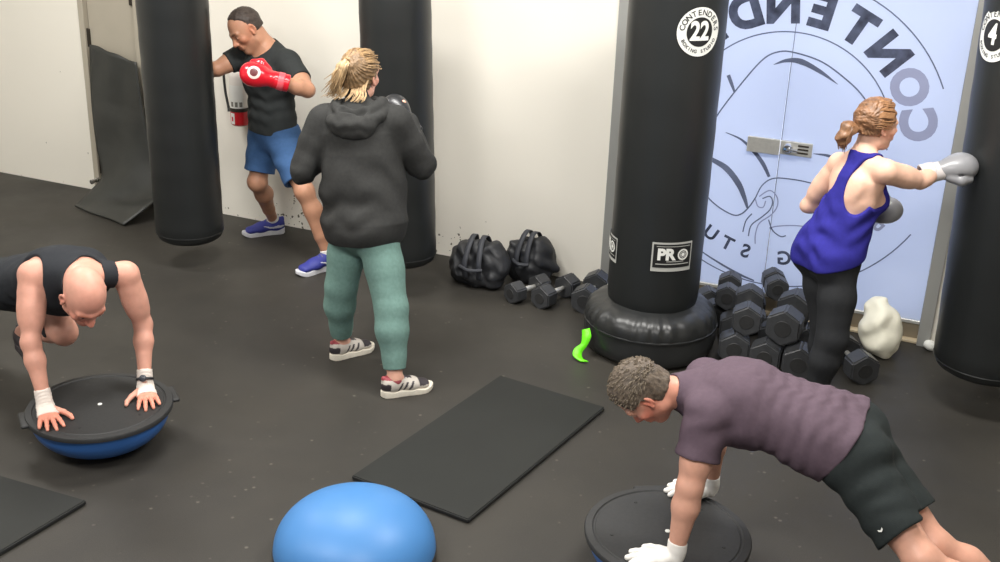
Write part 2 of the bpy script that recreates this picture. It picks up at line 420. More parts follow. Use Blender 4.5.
# glass double doors
M_GLASS = mat('frosted_glass_film', rgb(214, 222, 240), .22, noise=.015, nscale=2, spec=.6)
_nt = M_GLASS.node_tree; _b = _nt.nodes['Principled BSDF']; _tr = _nt.nodes.new('ShaderNodeBsdfTranslucent'); _tr.inputs[0].default_value = (*rgb(214, 223, 242), 1)
_mx = _nt.nodes.new('ShaderNodeMixShader'); _mx.inputs[0].default_value = .45; _nt.links.new(_b.outputs[0], _mx.inputs[1]); _nt.links.new(_tr.outputs[0], _mx.inputs[2]); _nt.links.new(_mx.outputs[0], _nt.nodes['Material Output'].inputs[0])
g = empty('door_2', ((GX0+GX1)/2, YW+.05, 0), None, None); struct(g)
m = MB()
m.box((GX0-.005, YW-.02, 0), (GX0+.055, YW+.12, GT), .004); m.box((GX1-.055, YW-.03, 0), (GX1+.015, YW+.12, GT), .004); m.box((GX0, YW-.02, GT-.05), (GX1, YW+.12, GT), .004)
m.build('door_frame', M_ALU, g)
SX = -1.045
m = MB(); m.box((GX0+.055, YW-.005, 0), (GX1-.055, YW+.10, .016), .004)
m.build('threshold', mat('pale_wood_threshold', rgb(196, 180, 150), .5, noise=.08, nscale=6), g)
for a, b in ((GX0+.058, SX-.003), (SX+.003, GX1-.058)):
    m = MB(); m.box((a, YW+.036, .018), (b, YW+.064, .105), .003); r = m.build('bottom_rail', mat('bronze_rail', rgb(150, 138, 118), .4, metal=.5), g)
    m = MB(); m.box((a, YW+.030, .105), (b, YW+.07, .125), .003); m.build('glass_channel', M_STEEL, g)
    m = MB(); m.box((a, YW+.044, .125), (b, YW+.056, GT-.055), .001); m.build('glass_leaf', M_GLASS, g)
# the room beyond, dark, so the clear seam between the leaves reads dark
m = MB(); m.box((GX0-.4, YW+1.7, 0), (GX1+.4, YW+1.8, CEIL)); struct(m.build('wall_beyond', mat('dim_room', rgb(120, 126, 142), .9)))
m = MB(); m.box((GX0-.4, YW+.12, -.1), (GX1+.4, YW+1.8, 0)); struct(m.build('floor_beyond', mat('dim_room_floor', rgb(90, 90, 92), .9)))
m = MB(); m.box((GX0-.4, YW+.12, CEIL), (GX1+.4, YW+1.8, CEIL+.1)); struct(m.build('ceiling_beyond', MATS['dim_room']))
for _n, _x in (('wall_beyond_left', GX0-.5), ('wall_beyond_right', GX1+.4)):
    m = MB(); m.box((_x, YW+.12, 0), (_x+.1, YW+1.8, CEIL)); struct(m.build(_n, MATS['dim_room']))
# lock plate: two halves meeting at the seam
m = MB(); m.box((-1.232, YW+.022, .972), (SX-.002, YW+.042, 1.062), .004); m.build('lock_plate', M_STEEL, g)
m = MB(); m.box((SX+.002, YW+.022, .982), (-.865, YW+.042, 1.062), .004); r = m.build('lock_plate', M_STEEL, g)
m = MB(); m.lathe([(0, 0), (.03, 0), (.03, .010), (.022, .022), (0, .024)], n=24); m.map(lambda v: Vector((-1.0+v.x, YW+.022-v.z, 1.022+v.y)))
m.tube([(-1.0, YW-.008, 1.022), (-.94, YW-.010, 1.018)], .008, 10); m.build('thumb_turn', M_CHROME, r, True)
m = MB()
for k in range(3): m.box((-.945, YW+.018, .999+.02*k), (-.885, YW+.023, 1.008+.02*k), .001)
m.build('keeper_slots', M_DARKM, r)

# the frosted film's cut-out lettering and drawing, seen from behind (mirrored)
M_CUT = mat('cut_letter_painted_view', rgb(74, 80, 100), .2, noise=.5, nscale=14, detail=5)  # opaque slate; mottle paints the reflections and darkness seen through clear cut-outs
M_CUT2 = mat('cut_letter_painted_view_pale', rgb(150, 156, 186), .25, noise=.04, nscale=9)  # paler copy, painted where the view through the cut-out is lighter
M_LINE = mat('film_line', rgb(98, 106, 130), .25, noise=.2, nscale=5)
LC = (SX, 1.07); yG = YW+.0432
def on_glass(mb, vs, fs, y=yG, t=.0012):
    """flat outline on the glass face, with a small thickness"""
    n = len(vs); P = [(v[0], y, v[1]) for v in vs]; mb.add(P, fs); return mb
def ring_text(text, a_mid, step, r, size, bold, widths=None, m2=None, flip=False):
    out = []
    n = len(text)
    for i, ch in enumerate(text):
        if ch == ' ': continue
        a = R(a_mid + step*(i-(n-1)/2))
        vs, fs = text2d(ch, size, bold)
        if not vs: continue
        cx = (min(v.x for v in vs)+max(v.x for v in vs))/2; cy = (min(v.y for v in vs)+max(v.y for v in vs))/2
        Q = []
        for v in vs:
            x, y = -(v.x-cx), v.y-cy                  # mirrored
            if flip: x, y = -x, -y
            rot = a-math.pi/2
            Q.append((LC[0]+r*math.cos(a)+x*math.cos(rot)-y*math.sin(rot), LC[1]+r*math.sin(a)+x*math.sin(rot)+y*math.cos(rot)))
        out.append((i, ch, Q, [f[::-1] for f in fs]))
    return out
for i, ch, Q, fs in ring_text('CONTENDERS', 88, 16.6, .735, .246, .013):
    m = MB(); on_glass(m, Q, fs); o = m.build('glass_letter', M_CUT2 if i < 2 else M_CUT, g)
for i, ch, Q, fs in ring_text('BOXING STUDIO', -91+0, -9.2, .715, .115, .003, flip=True):
    m = MB(); on_glass(m, Q, fs); m.build('glass_letter', M_CUT2 if i < 5 else M_CUT, g)
m = MB(); vs, fs = disc2d(.888, .895, 96, 25, 330); on_glass(m, [(LC[0]+v.x, LC[1]+v.y) for v in vs], fs, y=yG-.0004)
vs, fs = disc2d(.592, .599, 96, 8, 172); on_glass(m, [(LC[0]+v.x, LC[1]+v.y) for v in vs], fs, y=yG-.0004); m.build('film_ring', M_LINE, g)
def stroke(pts, w, name='film_stroke', mt=None):
    """pts: (x, z) on the glass; w: widths"""
    P = [Vector(p) for p in pts]; N = len(P); w = w if hasattr(w, '__len__') else [w]*N; Q = []; fs = []
    # smooth the line with Catmull-Rom
    SP = []; SW = []
    for i in range(N-1):
        p0, p1, p2, p3 = P[max(i-1, 0)], P[i], P[i+1], P[min(i+2, N-1)]
        for k in range(8):
            t = k/8; SP.append(.5*((2*p1)+(p2-p0)*t+(2*p0-5*p1+4*p2-p3)*t*t+(3*p1-p0-3*p2+p3)*t**3)); SW.append(w[i]+(w[i+1]-w[i])*t)
    SP.append(P[-1]); SW.append(w[-1])
    for i, p in enumerate(SP):
        d = (SP[min(i+1, len(SP)-1)]-SP[max(i-1, 0)]).normalized(); nn = Vector((-d.y, d.x))
        Q += [p+nn*SW[i]/2, p-nn*SW[i]/2]
    for i in range(len(SP)-1): fs.append((2*i, 2*i+1, 2*i+3, 2*i+2))
    m = MB(); on_glass(m, [(q.x, q.y) for q in Q], fs, y=yG-.0008); return m.build(name, mt or M_LINE, g)
stroke([(-1.47, 1.02), (-1.421, 1.158), (-1.30, 1.36), (-1.20, 1.50), (-1.12, 1.55), (-1.034, 1.555), (-.88, 1.52), (-.74, 1.44), (-.638, 1.358), (-.53, 1.22), (-.47, 1.08)], .008)
stroke([(-1.14, 1.476), (-1.07, 1.507), (-.99, 1.509), (-.88, 1.465), (-.778, 1.407)], [.002, .02, .032, .022, .001])
stroke([(-1.385, 1.39), (-1.365, 1.35), (-1.34, 1.30)], [.022, .02, .012])
stroke([(-1.365, 1.06), (-1.27, 1.03), (-1.19, .97), (-1.13, .905), (-1.087, .835)], [.003, .012, .022, .024, .016])
stroke([(-1.50, .93), (-1.441, .895), (-1.34, .85), (-1.26, .77), (-1.215, .69), (-1.19, .63)], [.02, .024, .036, .036, .026, .012])
stroke([(-1.52, .78), (-1.44, .67), (-1.36, .61), (-1.27, .575), (-1.22, .59), (-1.18, .64), (-1.15, .70)], .008)
stroke([(-1.52, .37), (-1.42, .31), (-1.30, .255), (-1.18, .21), (-1.10, .19)], [.008, .008, .012, .014, .008])
stroke([(-.86, 1.005), (-.78, 1.005), (-.70, .985), (-.6, .975)], [.002, .016, .014, .01])
for pts in ([(-1.15, .70), (-1.12, .78), (-1.06, .83), (-.95, .84), (-.82, .83), (-.72, .80)],
            [(-1.13, .71), (-1.075, .755), (-1.03, .725), (-1.02, .67), (-1.05, .61), (-1.11, .55), (-1.125, .48), (-1.12, .42)],
            [(-1.11, .70), (-1.07, .72), (-1.05, .69), (-1.06, .64), (-1.10, .59), (-1.155, .53), (-1.165, .46)],
            [(-1.15, .69), (-1.13, .65), (-1.10, .65), (-1.09, .69)],
            [(-1.06, .58), (-1.03, .52), (-.98, .49), (-.95, .50)],
            [(-1.16, .60), (-1.19, .55), (-1.20, .48)], [(-1.05, .53), (-1.0, .55), (-.9, .57), (-.78, .575)]):
    stroke(pts, .007, mt=M_CUT2 if random.random() < .3 else M_LINE)

# ceiling lamps (out of frame, the room's real light)
for x, y in LAMPS:
    t = empty('ceiling_lamp', (x, y, CEIL), 'ceiling light panel %s, %s row, above the picture' % ({-5.4: 'at the side of the beige door', -2.9: 'over the middle of the room', -.4: 'at the side of the glass doors'}[x], 'far' if y > 2 else 'near'), 'ceiling light', 'ceiling lights over the gym floor')
    m = MB(); m.box((x-.63, y-.28, CEIL-.07), (x+.63, y+.28, CEIL-.001), .006); m.build('housing', M_WHITE, t)
    ml = mat('lamp_diffuser', (1, 1, 1), .5); ml.node_tree.nodes['Principled BSDF'].inputs['Emission Strength'].default_value = 3; ml.node_tree.nodes['Principled BSDF'].inputs['Emission Color'].default_value = (1, .97, .9, 1)
    m = MB(); m.box((x-.6, y-.25, CEIL-.082), (x+.6, y+.25, CEIL-.072)); m.build('diffuser', ml, t)

# ------------------------------------------------------------------ punching bags
def bag_sticker(parent, cx, cy, r, ang, z, num):
    """round white sticker wrapped on a bag: ring of letters round a black disc with a number"""
    rad = .116
    def wrap(q, lift):
        a = ang + q[0]/(r+lift); return ((r+lift)*math.cos(a)+cx, (r+lift)*math.sin(a)+cy, z+q[1])
    def put(name, vs, fs, lift, mt, cuts=1, par=None):
        vs, fs = subdiv(vs, fs, cuts); return link(name, [wrap(v, lift) for v in vs], fs, mt, par)
    grid = []
    vs = [Vector((rad*math.cos(t)*q, rad*1.02*math.sin(t)*q, 0)) for q in (.0001, .35, .65, .85, 1) for t in np.linspace(0, 2*math.pi, 49)[:-1]]
    fs = [(k*48+i, (k+1)*48+i, (k+1)*48+(i+1) % 48, k*48+(i+1) % 48) for k in range(4) for i in range(48)]
    st = put('round_sticker', vs, fs, .0025, M_WHITE, 0, parent)
    vs = [Vector((v.x*.60, v.y*.60, 0)) for v in vs]; put('number_disc', vs, fs, .0045, M_BLACK, 0, st)
    vs, fs = text2d(num, .112, .004); 
    vs = [Vector((v.x*.9-.002, v.y*1.12+.001, 0)) for v in vs]; put('number', vs, fs, .0065, M_WHITE, 1, st)
    for txt, mid, step, flip, sz in (('CONTENDERS', 88, -17.8, 1, .038), ('BOXING STUDIO', -90, 10.5, -1, .023)):
        for i, ch in enumerate(txt):
            if ch == ' ': continue
            a = R(mid+step*(i-(len(txt)-1)/2)); tv, tf = text2d(ch, sz, .0006)
            if not tv: continue
            cy_ = (min(v.y for v in tv)+max(v.y for v in tv))/2; rot = a-math.pi/2 if flip == 1 else a+math.pi/2
            q = [Vector((.094*math.cos(a)+v.x*math.cos(rot)-(v.y-cy_)*math.sin(rot), .094*math.sin(a)+v.x*math.sin(rot)+(v.y-cy_)*math.cos(rot), 0)) for v in tv]
            link('sticker_letter', [wrap(v, .0045) for v in q], tf, M_BLACK, st)
def heavy_bag(x, y, z0, r, top, label, lean=(0, 0)):
    t = empty('heavy_bag', (x, y, z0), label, 'punching bag', 'hanging punching bags')
    def ln(v): k = v.z-CEIL; return Vector((v.x-lean[0]*k, v.y-lean[1]*k, v.z))
    prof = [(0, 0), (r*.5, .002), (r*.82, .010), (r*.94, .028), (r, .06)]
    N = 24
    for i in range(1, N): prof.append((r*(1+.006*math.sin(i*2.1)), .06+(top-z0-.12)*i/N))
    prof += [(r, top-z0-.06), (r*.96, top-z0-.02), (r*.85, top-z0), (0, top-z0)]
    m = MB(); m.lathe(prof, (x, y, z0), 72); m.map(ln); m.build('bag_body', M_VINYL, t, True)
    m = MB(); m.lathe([(r*1.004, .058), (r*1.012, .062), (r*1.004, .067)], (x, y, z0), 72, cap=False); m.map(ln); m.build('bottom_seam', M_VINYL2, t, True)
    m = MB(); a0 = 2.2
    m.box((-.012, -.004, .05), (.012, .004, top-z0-.05)); m.map(lambda v: ln(Vector((x+(r+.003)*math.cos(a0)+v.x, y+(r+.003)*math.sin(a0)+v.y, z0+v.z)))); m.build('side_seam', M_VINYL2, t)
    for k in range(4):
        a = math.pi/4+k*math.pi/2; m = MB()
        P0 = Vector((x+r*.9*math.cos(a), y+r*.9*math.sin(a), top-.01)); P1 = Vector((x, y, top+.45))
        m.tube([P0, P0.lerp(P1, .5), P1], .012, 8); m.map(ln); m.build('strap', M_VINYL2, t, True)
    m = MB(); zc = top+.44; i = 0
    while zc < CEIL-.02:
        w = .014; pts = []
        for q in range(13):
            tt = 2*math.pi*q/12; a = w*math.cos(tt); pts.append(Vector((x+(a if i % 2 else 0), y+(0 if i % 2 else a), zc+.024*math.sin(tt))))
        m.tube(pts, .004, 6, cap=False); zc += .038; i += 1
    m.map(ln); m.build('chain', M_CHROME, t, True)
    return t
bL = heavy_bag(-4.53, 5.66, .155, .208, 1.80, 'black hanging punching bag beside the beige door, leftmost of the bags', (.012, 0))
bC = heavy_bag(-3.205, 5.87, .19, .203, 1.85, 'black hanging punching bag directly behind the blond woman in the grey hoodie', (.036, 0))
b4 = heavy_bag(.092, 5.89, .19, .25, 2.30, 'thick black hanging bag with a round number 4 sticker at the right edge', (.037, 0))
bag_sticker(b4, .150, 5.89, .25, R(222), 1.875, '4')

t = empty('standing_bag', (-1.510, 5.80, 0), 'tall black free-standing punching bag on a round base with a white 22 sticker', 'punching bag')
X, Y = -1.510, 5.80
s = Sdf(.006)
def basef(Xg, Yg, Zg):
    r = np.sqrt((Xg-X)**2+(Yg-Y)**2); a = np.arctan2(Yg-Y, Xg-X)
    rr = .362+.0045*np.sin(a*26+2*np.sin(a*5))*np.clip((Zg-.12)*9, 0, 1)
    # rounded cushion: superellipse section, side seam two thirds up
    e = np.where(Zg < .165, 5.0, 2.4); q = np.where(Zg < .165, np.abs(Zg-.165)/.170, np.abs(Zg-.165)/.130); rq = np.maximum(r-.19, 0)/np.maximum(rr-.19, .01)
    return ((rq**e+q**e)**(1/e)-1)*.13
s.ops.append((basef, V(X-.39, Y-.39, -.01), V(X+.39, Y+.39, .31), 0, 'u'))
s.cone((X, Y, .20), (X, Y, .34), .275, .20, k=.03)
s.cut((X, Y, .002), (0, 0, -1)); s.disp(make_noise(30, .0016, 4))
sdf_obj('base', s, M_VINYL2, t)
m = MB(); m.lathe([(.356, .160), (.3665, .163), (.3675, .167), (.3665, .171), (.356, .174)], (X, Y, 0), 90, cap=False)
m.build('base_seam', M_VINYL2, t, True)
m = MB(); rB = .250
m.lathe([(.0, .25), (rB*.9, .25), (rB*.965, .29), (rB*.985, .33)]+[(rB*(.99+.004*math.sin(i*1.9)), .36+i*.08) for i in range(21)]+[(rB*.97, 2.02), (rB*.8, 2.05), (0, 2.06)], (X, Y, 0), 80)
m.build('bag_body', M_VINYL, t, True)
bag_sticker(t, X, Y, rB, R(-48), 1.775, '22')
def bag_label(parent, ang, z, w, h, word=True):
    r = rB*.995
    def wr(q, l): a = ang+q[0]/(r+l); return ((r+l)*math.cos(a)+X, (r+l)*math.sin(a)+Y, z+q[1])
    def rect(name, x0, x1, y0, y1, l, mt, par):
        n = 12; vs = [(x0+(x1-x0)*i/n, y) for i in range(n+1) for y in (y0, y1)]; return link(name, [wr(v, l) for v in vs], [(2*i, 2*i+2, 2*i+3, 2*i+1) for i in range(n)], mt, par)
    M_SIL = mat('silver_print', rgb(178, 178, 172), .4)
    lb = rect('brand_label', -w, w, -h, h, .003, M_SIL, parent); rect('label_field', -w*.93, w*.93, -h*.72, h*.88, .005, M_BLACK, lb)
    rect('label_line', -w*.8, w*.85, h*.72, h*.76, .0065, M_SIL, lb); rect('label_line', -w*.8, w*.85, -h*.5, -h*.44, .0065, M_SIL, lb); rect('label_line', -w*.3, w*.55, -h*.32, -h*.27, .0065, M_SIL, lb)
    tv, tf = text2d('PR', .084, .0040, 'LEFT'); tv = [Vector((v.x-w*.75, v.y+h*.16, 0)) for v in tv]; tv, tf = subdiv(tv, tf, 1)
    link('lettering', [wr(v, .0065) for v in tv], tf, M_WHITE, lb)
    mm = MB(); cx = w*.50
    for r0, r1 in ((.022, .031), (.0, .010), (.014, .017)):
        vs, fs = disc2d(max(r0, .0001), r1, 28); mm.add([wr((v.x+cx, v.y+h*.16), .0065) for v in vs], fs)
    mm.build('ring_emblem', M_WHITE, lb)
bag_label(t, R(-55), .615, .112, .080); bag_label(t, R(-152), .59, .095, .070)

# ------------------------------------------------------------------ balance trainers
M_BLUE = mat('blue_rubber_dome', rgb(68, 122, 178), .45, noise=.03, nscale=4, spec=.4)
M_BLUE2 = mat('blue_rubber_dome_dark', rgb(46, 98, 165), .4, noise=.03, nscale=4, coat=.2)
def balance(x, y, up, rot, label, blue, rad=.318, dome=.20, group='half-dome balance trainers'):
    t = empty('balance_trainer', (x, y, 0), label, 'balance trainer', group)
    c, sn = math.cos(rot), math.sin(rot); base = .0 if up else dome
    def pf(v): return Vector((x+v.x*c-v.y*sn, y+v.x*sn+v.y*c, v.z))
    # platform disc with a raised rim
    def prof():
        if up: return [(0, .004), (rad-.02, .004), (rad, .012), (rad, .030), (rad-.008, .040), (rad-.030, .040), (0, .038)]
        z = dome
        return [(0, z-.028), (rad-.03, z-.028), (rad-.002, z-.022), (rad, z-.006), (rad-.004, z), (rad-.030, z+.003), (rad-.034, z-.002), (rad-.040, z-.002), (rad-.044, z+.002), (rad*.5, z+.001), (0, z)]
    m = MB(); m.lathe(prof(), n=96); m.map(pf); pl = m.build('platform', M_RUBBER, t, True)
    for sgn in (-1, 1):
        m = MB(); z = .022 if up else dome-.014
        m.box((sgn*rad-.02 if sgn > 0 else -rad-.022, -.07, z-.009), (sgn*rad+.022 if sgn > 0 else -rad+.02, .07, z+.009), .008); m.map(pf); m.build('grip_tab', M_RUBBER, t, True)
    rb = rad-(.002 if up else .018)
    if up: pr = [(rb*math.cos(a), .036+dome*math.sin(a)**.9) for a in np.linspace(0, math.pi/2, 22)]; pr[-1] = (0, .036+dome)
    else: pr = [(rb*math.cos(a)**.8, dome-.026-(dome-.026)*math.sin(a)) for a in np.linspace(0, math.pi/2, 22)]; pr[-1] = (0, 0)
    m = MB(); m.lathe(pr, n=96); m.map(pf); m.build('dome', blue, t, True)
    if not up:
        m = MB(); m.lathe([(0, .0), (.010, 0), (.010, .003), (0, .004)], (0, 0, dome), 16); m.map(pf); m.build('air_plug', M_WHITE, t, True)
        for k in range(5):
            a = k*2*math.pi/5+.4; m = MB(); m.lathe([(0, 0), (.008, 0), (.006, .003), (0, .003)], (.22*math.cos(a), .22*math.sin(a), dome+.0005), 12); m.map(pf); m.build('screw_plug', M_BLACK, t, True)
    else:
        m = MB(); m.lathe([(rb, .038), (rb+.003, .043), (rb-.001, .048)], n=96, cap=False); m.map(pf); m.build('dome_lip', M_RUBBER, t, True)
    return t
BLX, BLY, BRX, BRY = -3.42, 3.60, -.838, 3.765
balance(BLX, BLY, False, R(50), 'upside-down blue balance trainer under the bald man\'s wrapped hands', M_BLUE2)
balance(BRX, BRY, False, R(118), 'upside-down balance trainer under the man in the plum shirt', M_BLUE2)
balance(-1.965, 3.345, True, R(112), 'bright blue balance trainer standing dome up in front of the long mat', M_BLUE, dome=.225)

# ------------------------------------------------------------------ exercise mats
def slab(name, pts, h, label, z0=0, group=None):
    m = MB(); n = len(pts); ctr = sum((Vector(p) for p in pts), Vector((0, 0)))/n
    bm = bmesh.new(); vs = [bm.verts.new((p[0], p[1], z0+.001)) for p in pts]; f = bm.faces.new(vs)
    e = bmesh.ops.extrude_face_region(bm, geom=[f]); bmesh.ops.translate(bm, vec=(0, 0, h), verts=[q for q in e['geom'] if isinstance(q, bmesh.types.BMVert)])
    bmesh.ops.recalc_face_normals(bm, faces=bm.faces); bmesh.ops.bevel(bm, geom=bm.edges[:], offset=.005, segments=3, affect='EDGES')
    bm.verts.index_update(); o = link(name, [v.co[:] for v in bm.verts], [[v.index for v in f.verts] for f in bm.faces], M_MATF)
    o.data.materials.append(M_MATE)
    for p in o.data.polygons:
        if abs(p.normal.z) < .5: p.material_index = 1
    bm.free(); return tag(o, label, 'mat', group)
slab('exercise_mat', [(-2.262, 3.83), (-1.662, 3.745), (-1.475, 4.945), (-2.075, 5.03)], .022, 'long dark grey exercise mat lying on the floor behind the bright blue dome')
slab('exercise_mat', [(-3.14, 3.173), (-3.26, 1.98), (-3.87, 1.90), (-3.75, 3.16)], .022, 'dark exercise mat cut by the left edge at the bottom left corner')

# rubber sheet leaning in the doorway, its foot curling out on the floor
Lp = [V(-5.925, 6.50, 1.10), V(-5.93, 6.47, .75), V(-5.88, 6.43, .40), V(-5.80, 6.36, .20), V(-5.83, 6.28, .09), V(-5.86, 6.19, .03), V(-5.87, 6.13, .012)]
Rp = [V(-5.50, 6.47, 1.03), V(-5.45, 6.45, .70), V(-5.38, 6.42, .38), V(-5.28, 6.36, .20), V(-5.22, 6.26, .13), V(-5.22, 6.12, .10), V(-5.30, 5.98, .012)]
def cr(P, t):
    n = len(P)-1; i = min(int(t*n), n-1); u = t*n-i; p0, p1, p2, p3 = P[max(i-1, 0)], P[i], P[i+1], P[min(i+2, n)]
    return .5*((2*p1)+(p2-p0)*u+(2*p0-5*p1+4*p2-p3)*u*u+(3*p1-p0-3*p2+p3)*u**3)
nu, nv = 16, 48; vs = []; fs = []
for j in range(nv+1):
    a, b = cr(Lp, j/nv), cr(Rp, j/nv)
    for i in range(nu+1):
        u = i/nu; p = a+(b-a)*u; q = j/nv
        p = p+V(0, -.03*math.sin(math.pi*u)*(q > .2)*math.sin(math.pi*min(1, q*1.2))**2+.006*math.sin(9*u+14*q), .02*math.sin(math.pi*u*2+1)*max(0, 1-abs(q-.72)*5))
        if j == 0: p[2] += .005*math.sin(u*13)+.005*math.sin(u*5)
        p[1] = min(p[1], YW-.018); p[2] = max(p[2], .012)
        vs.append(tuple(p))
for j in range(nv):
    for i in range(nu): k = j*(nu+1)+i; fs.append((k, k+1, k+nu+2, k+nu+1))
o = link('rubber_sheet', vs, fs, mat('grey_rubber_sheet', rgb(50, 51, 48), .5, noise=.16, nscale=7, bump=.25, bscale=18), None, True)
md = o.modifiers.new('s', 'SOLIDIFY'); md.thickness = .012; md.offset = 0
tag(o, 'thick black rubber sheet leaning in the doorway with its foot curled on the floor', 'rubber sheet')

# ------------------------------------------------------------------ extinguisher
ex, ey = -4.64, YW-.078
t = empty('fire_extinguisher', (ex, ey, .70), 'white and red fire extinguisher hanging on the wall behind the man in red gloves', 'fire extinguisher')
m = MB(); m.lathe([(.062, .105), (.062, .33), (.055, .36), (.035, .385), (.02, .395), (.02, .42), (0, .42)], (ex, ey, .70), 32); m.build('cylinder', mat('ext_white', rgb(226, 220, 212), .3), t, True)
m = MB(); m.lathe([(0, 0), (.05, 0), (.062, .012), (.0625, .106), (0, .106)], (ex, ey, .70), 32); m.build('red_bottom', mat('ext_red', rgb(196, 28, 36), .3, coat=.4), t, True)
def cylrect(name, a0, a1, z0, z1, r, mt, par):
    vs = []; n = 10
    for i in range(n+1):
        a = R(a0+(a1-a0)*i/n); vs += [(ex+r*math.cos(a), ey+r*math.sin(a), z0), (ex+r*math.cos(a), ey+r*math.sin(a), z1)]
    return link(name, vs, [(2*i, 2*i+2, 2*i+3, 2*i+1) for i in range(n)], mt, par)
lb = cylrect('instruction_label', -125, -30, .82, .98, .0632, M_WHITE, t)
for k in range(3): cylrect('label_pictogram', -110+28*k, -92+28*k, .835, .868, .064, mat('grey_print', rgb(120, 118, 110), .5), lb)
lb = cylrect('hazard_label', -120, -88, .715, .79, .0632, M_WHITE, t); cylrect('hazard_mark', -111, -98, .735, .765, .064, mat('ext_red2', rgb(190, 40, 46), .4), lb)
m = MB(); m.box((ex-.022, ey-.02, 1.12), (ex+.022, ey+.02, 1.15), .005); m.box((ex-.02, ey-.10, 1.155), (ex+.02, ey+.02, 1.163), .003); m.tube([(ex, ey-.02, 1.15), (ex, ey-.09, 1.185)], .008, 8); m.build('valve_lever', M_DARKM, t, True)
m = MB(); m.lathe([(0, 0), (.026, 0), (.026, .012), (0, .014)], n=20); m.map(lambda v: Vector((ex-.03+v.x, ey-.025-v.z, 1.085+v.y))); m.build('gauge', mat('gauge_pink', rgb(205, 90, 110), .4), t, True)
m = MB(); m.tube([tuple(cr([V(ex-.02, ey-.01, 1.13), V(ex-.075, ey-.015, 1.13), V(ex-.105, ey-.01, 1.05), V(ex-.10, ey-.01, .92), V(ex-.075, ey-.02, .82), V(ex-.066, ey-.03, .79)], q/30)) for q in range(31)], .009, 10); m.build('hose', M_RUBBER, t, True)
m = MB(); m.lathe([(.066, .10), (.066, .125)], (ex, ey, .70), 32, cap=False); m.box((ex-.02, ey+.05, .78), (ex+.02, YW-.001, 1.08), .002); m.build('wall_bracket', M_DARKM, t)

# ------------------------------------------------------------------ dumbbells
def dumbbell_proto(r, L, name='hex_dumbbell'):
    heads = []
    for sg in (-1, 1):
        bm = bmesh.new(); w = r*1.25
        bmesh.ops.create_cone(bm, cap_ends=True, segments=6, radius1=r, radius2=r, depth=w)
        bmesh.ops.rotate(bm, verts=bm.verts, matrix=Matrix.Rotation(math.pi/6, 3, 'Z')); bmesh.ops.bevel(bm, geom=bm.edges[:], offset=r*.10, segments=3, affect='EDGES')
        bmesh.ops.rotate(bm, verts=bm.verts, matrix=Matrix.Rotation(math.pi/2, 3, 'Y')); bmesh.ops.translate(bm, verts=bm.verts, vec=(sg*(L/2-w/2), 0, 0))
        me = bpy.data.meshes.new('head'); bm.to_mesh(me); bm.free(); me.materials.append(M_HEX); heads.append(me)
        bm = bmesh.new(); bmesh.ops.create_cone(bm, cap_ends=True, segments=24, radius1=r*.45, radius2=r*.42, depth=.004)
        bmesh.ops.rotate(bm, verts=bm.verts, matrix=Matrix.Rotation(math.pi/2*sg, 3, 'Y')); bmesh.ops.translate(bm, verts=bm.verts, vec=(sg*(L/2+.001), 0, 0))
        me = bpy.data.meshes.new('cap'); bm.to_mesh(me); bm.free(); me.materials.append(M_RUBBER); heads.append(me)
    m = MB(); hl = L/2-r*1.2
    m.tube([(-hl-.01, 0, 0), (-hl*.6, 0, 0), (-hl*.3, 0, 0), (0, 0, 0), (hl*.3, 0, 0), (hl*.6, 0, 0), (hl+.01, 0, 0)], [.013, .0135, .016, .0175, .016, .0135, .013], 16)
    me = bpy.data.meshes.new('grip'); me.from_pydata(m.v, [], m.f); me.polygons.foreach_set('use_smooth', [True]*len(me.polygons)); me.materials.append(M_STEEL)
    return heads, me
PR = {}
def dumbbell(x, y, z, r, L, yaw, label, pitch=0, roll=0, group='hex dumbbells along the wall'):
    if (r, L) not in PR: PR[r, L] = dumbbell_proto(r, L)
    heads, grip = PR[r, L]
    t = empty('hex_dumbbell', (x, y, z), label, 'dumbbell', group); t.rotation_euler = (R(roll), R(-pitch), R(yaw))
    mesh_obj('head', heads[0], None, t); mesh_obj('end_cap', heads[1], None, t); mesh_obj('head', heads[2], None, t); mesh_obj('end_cap', heads[3], None, t); mesh_obj('grip', grip, None, t)
    return t
def lay(h1, h2, r, label):
    """a dumbbell by the centres of its two heads"""
    a, b = Vector(h1), Vector(h2); c = (a+b)/2; d = b-a; L = d.length+r*1.25
    return dumbbell(c.x, c.y, c.z, r, round(L, 3), math.degrees(math.atan2(d.y, d.x)), label, math.degrees(math.asin(d.z/d.length)))
lay((-2.405, 6.02, .062), (-2.32, 6.20, .062), .070, 'dumbbell touching the black gym bags, first of the row from the left')
lay((-2.225, 6.03, .066), (-2.16, 6.26, .066), .076, 'dumbbell with a bright chrome grip between the gym bags and the standing bag')
lay((-1.985, 6.09, .077), (-2.00, 6.34, .077), .088, 'dumbbell leaning near the white cloth left of the standing bag base')
lay((-1.04, 5.83, .082), (-1.10, 6.10, .082), .094, 'dumbbell at the front left of the pile, touching the standing bag base')
lay((-.86, 5.80, .082), (-.87, 6.07, .082), .094, 'dumbbell at the front middle of the pile, just behind the plum shirt')
lay((-.68, 5.79, .087), (-.695, 6.07, .087), .100, 'large dumbbell at the front of the pile by the woman\'s black leggings')
lay((-.375, 5.89, .078), (-.50, 6.09, .078), .090, 'rightmost dumbbell, on the floor in front of the cream bag')
lay((-1.25, 6.24, .075), (-1.33, 6.42, .075), .084, 'dumbbell behind the standing bag base, against the glass door')
lay((-1.03, 6.25, .078), (-1.07, 6.44, .078), .086, 'dumbbell at the back of the pile under the left glass leaf')
lay((-.845, 6.26, .078), (-.83, 6.45, .078), .086, 'dumbbell at the back of the pile right of the door seam')
lay((-.64, 6.26, .078), (-.61, 6.45, .078), .086, 'dumbbell against the glass just left of the woman\'s black leggings')
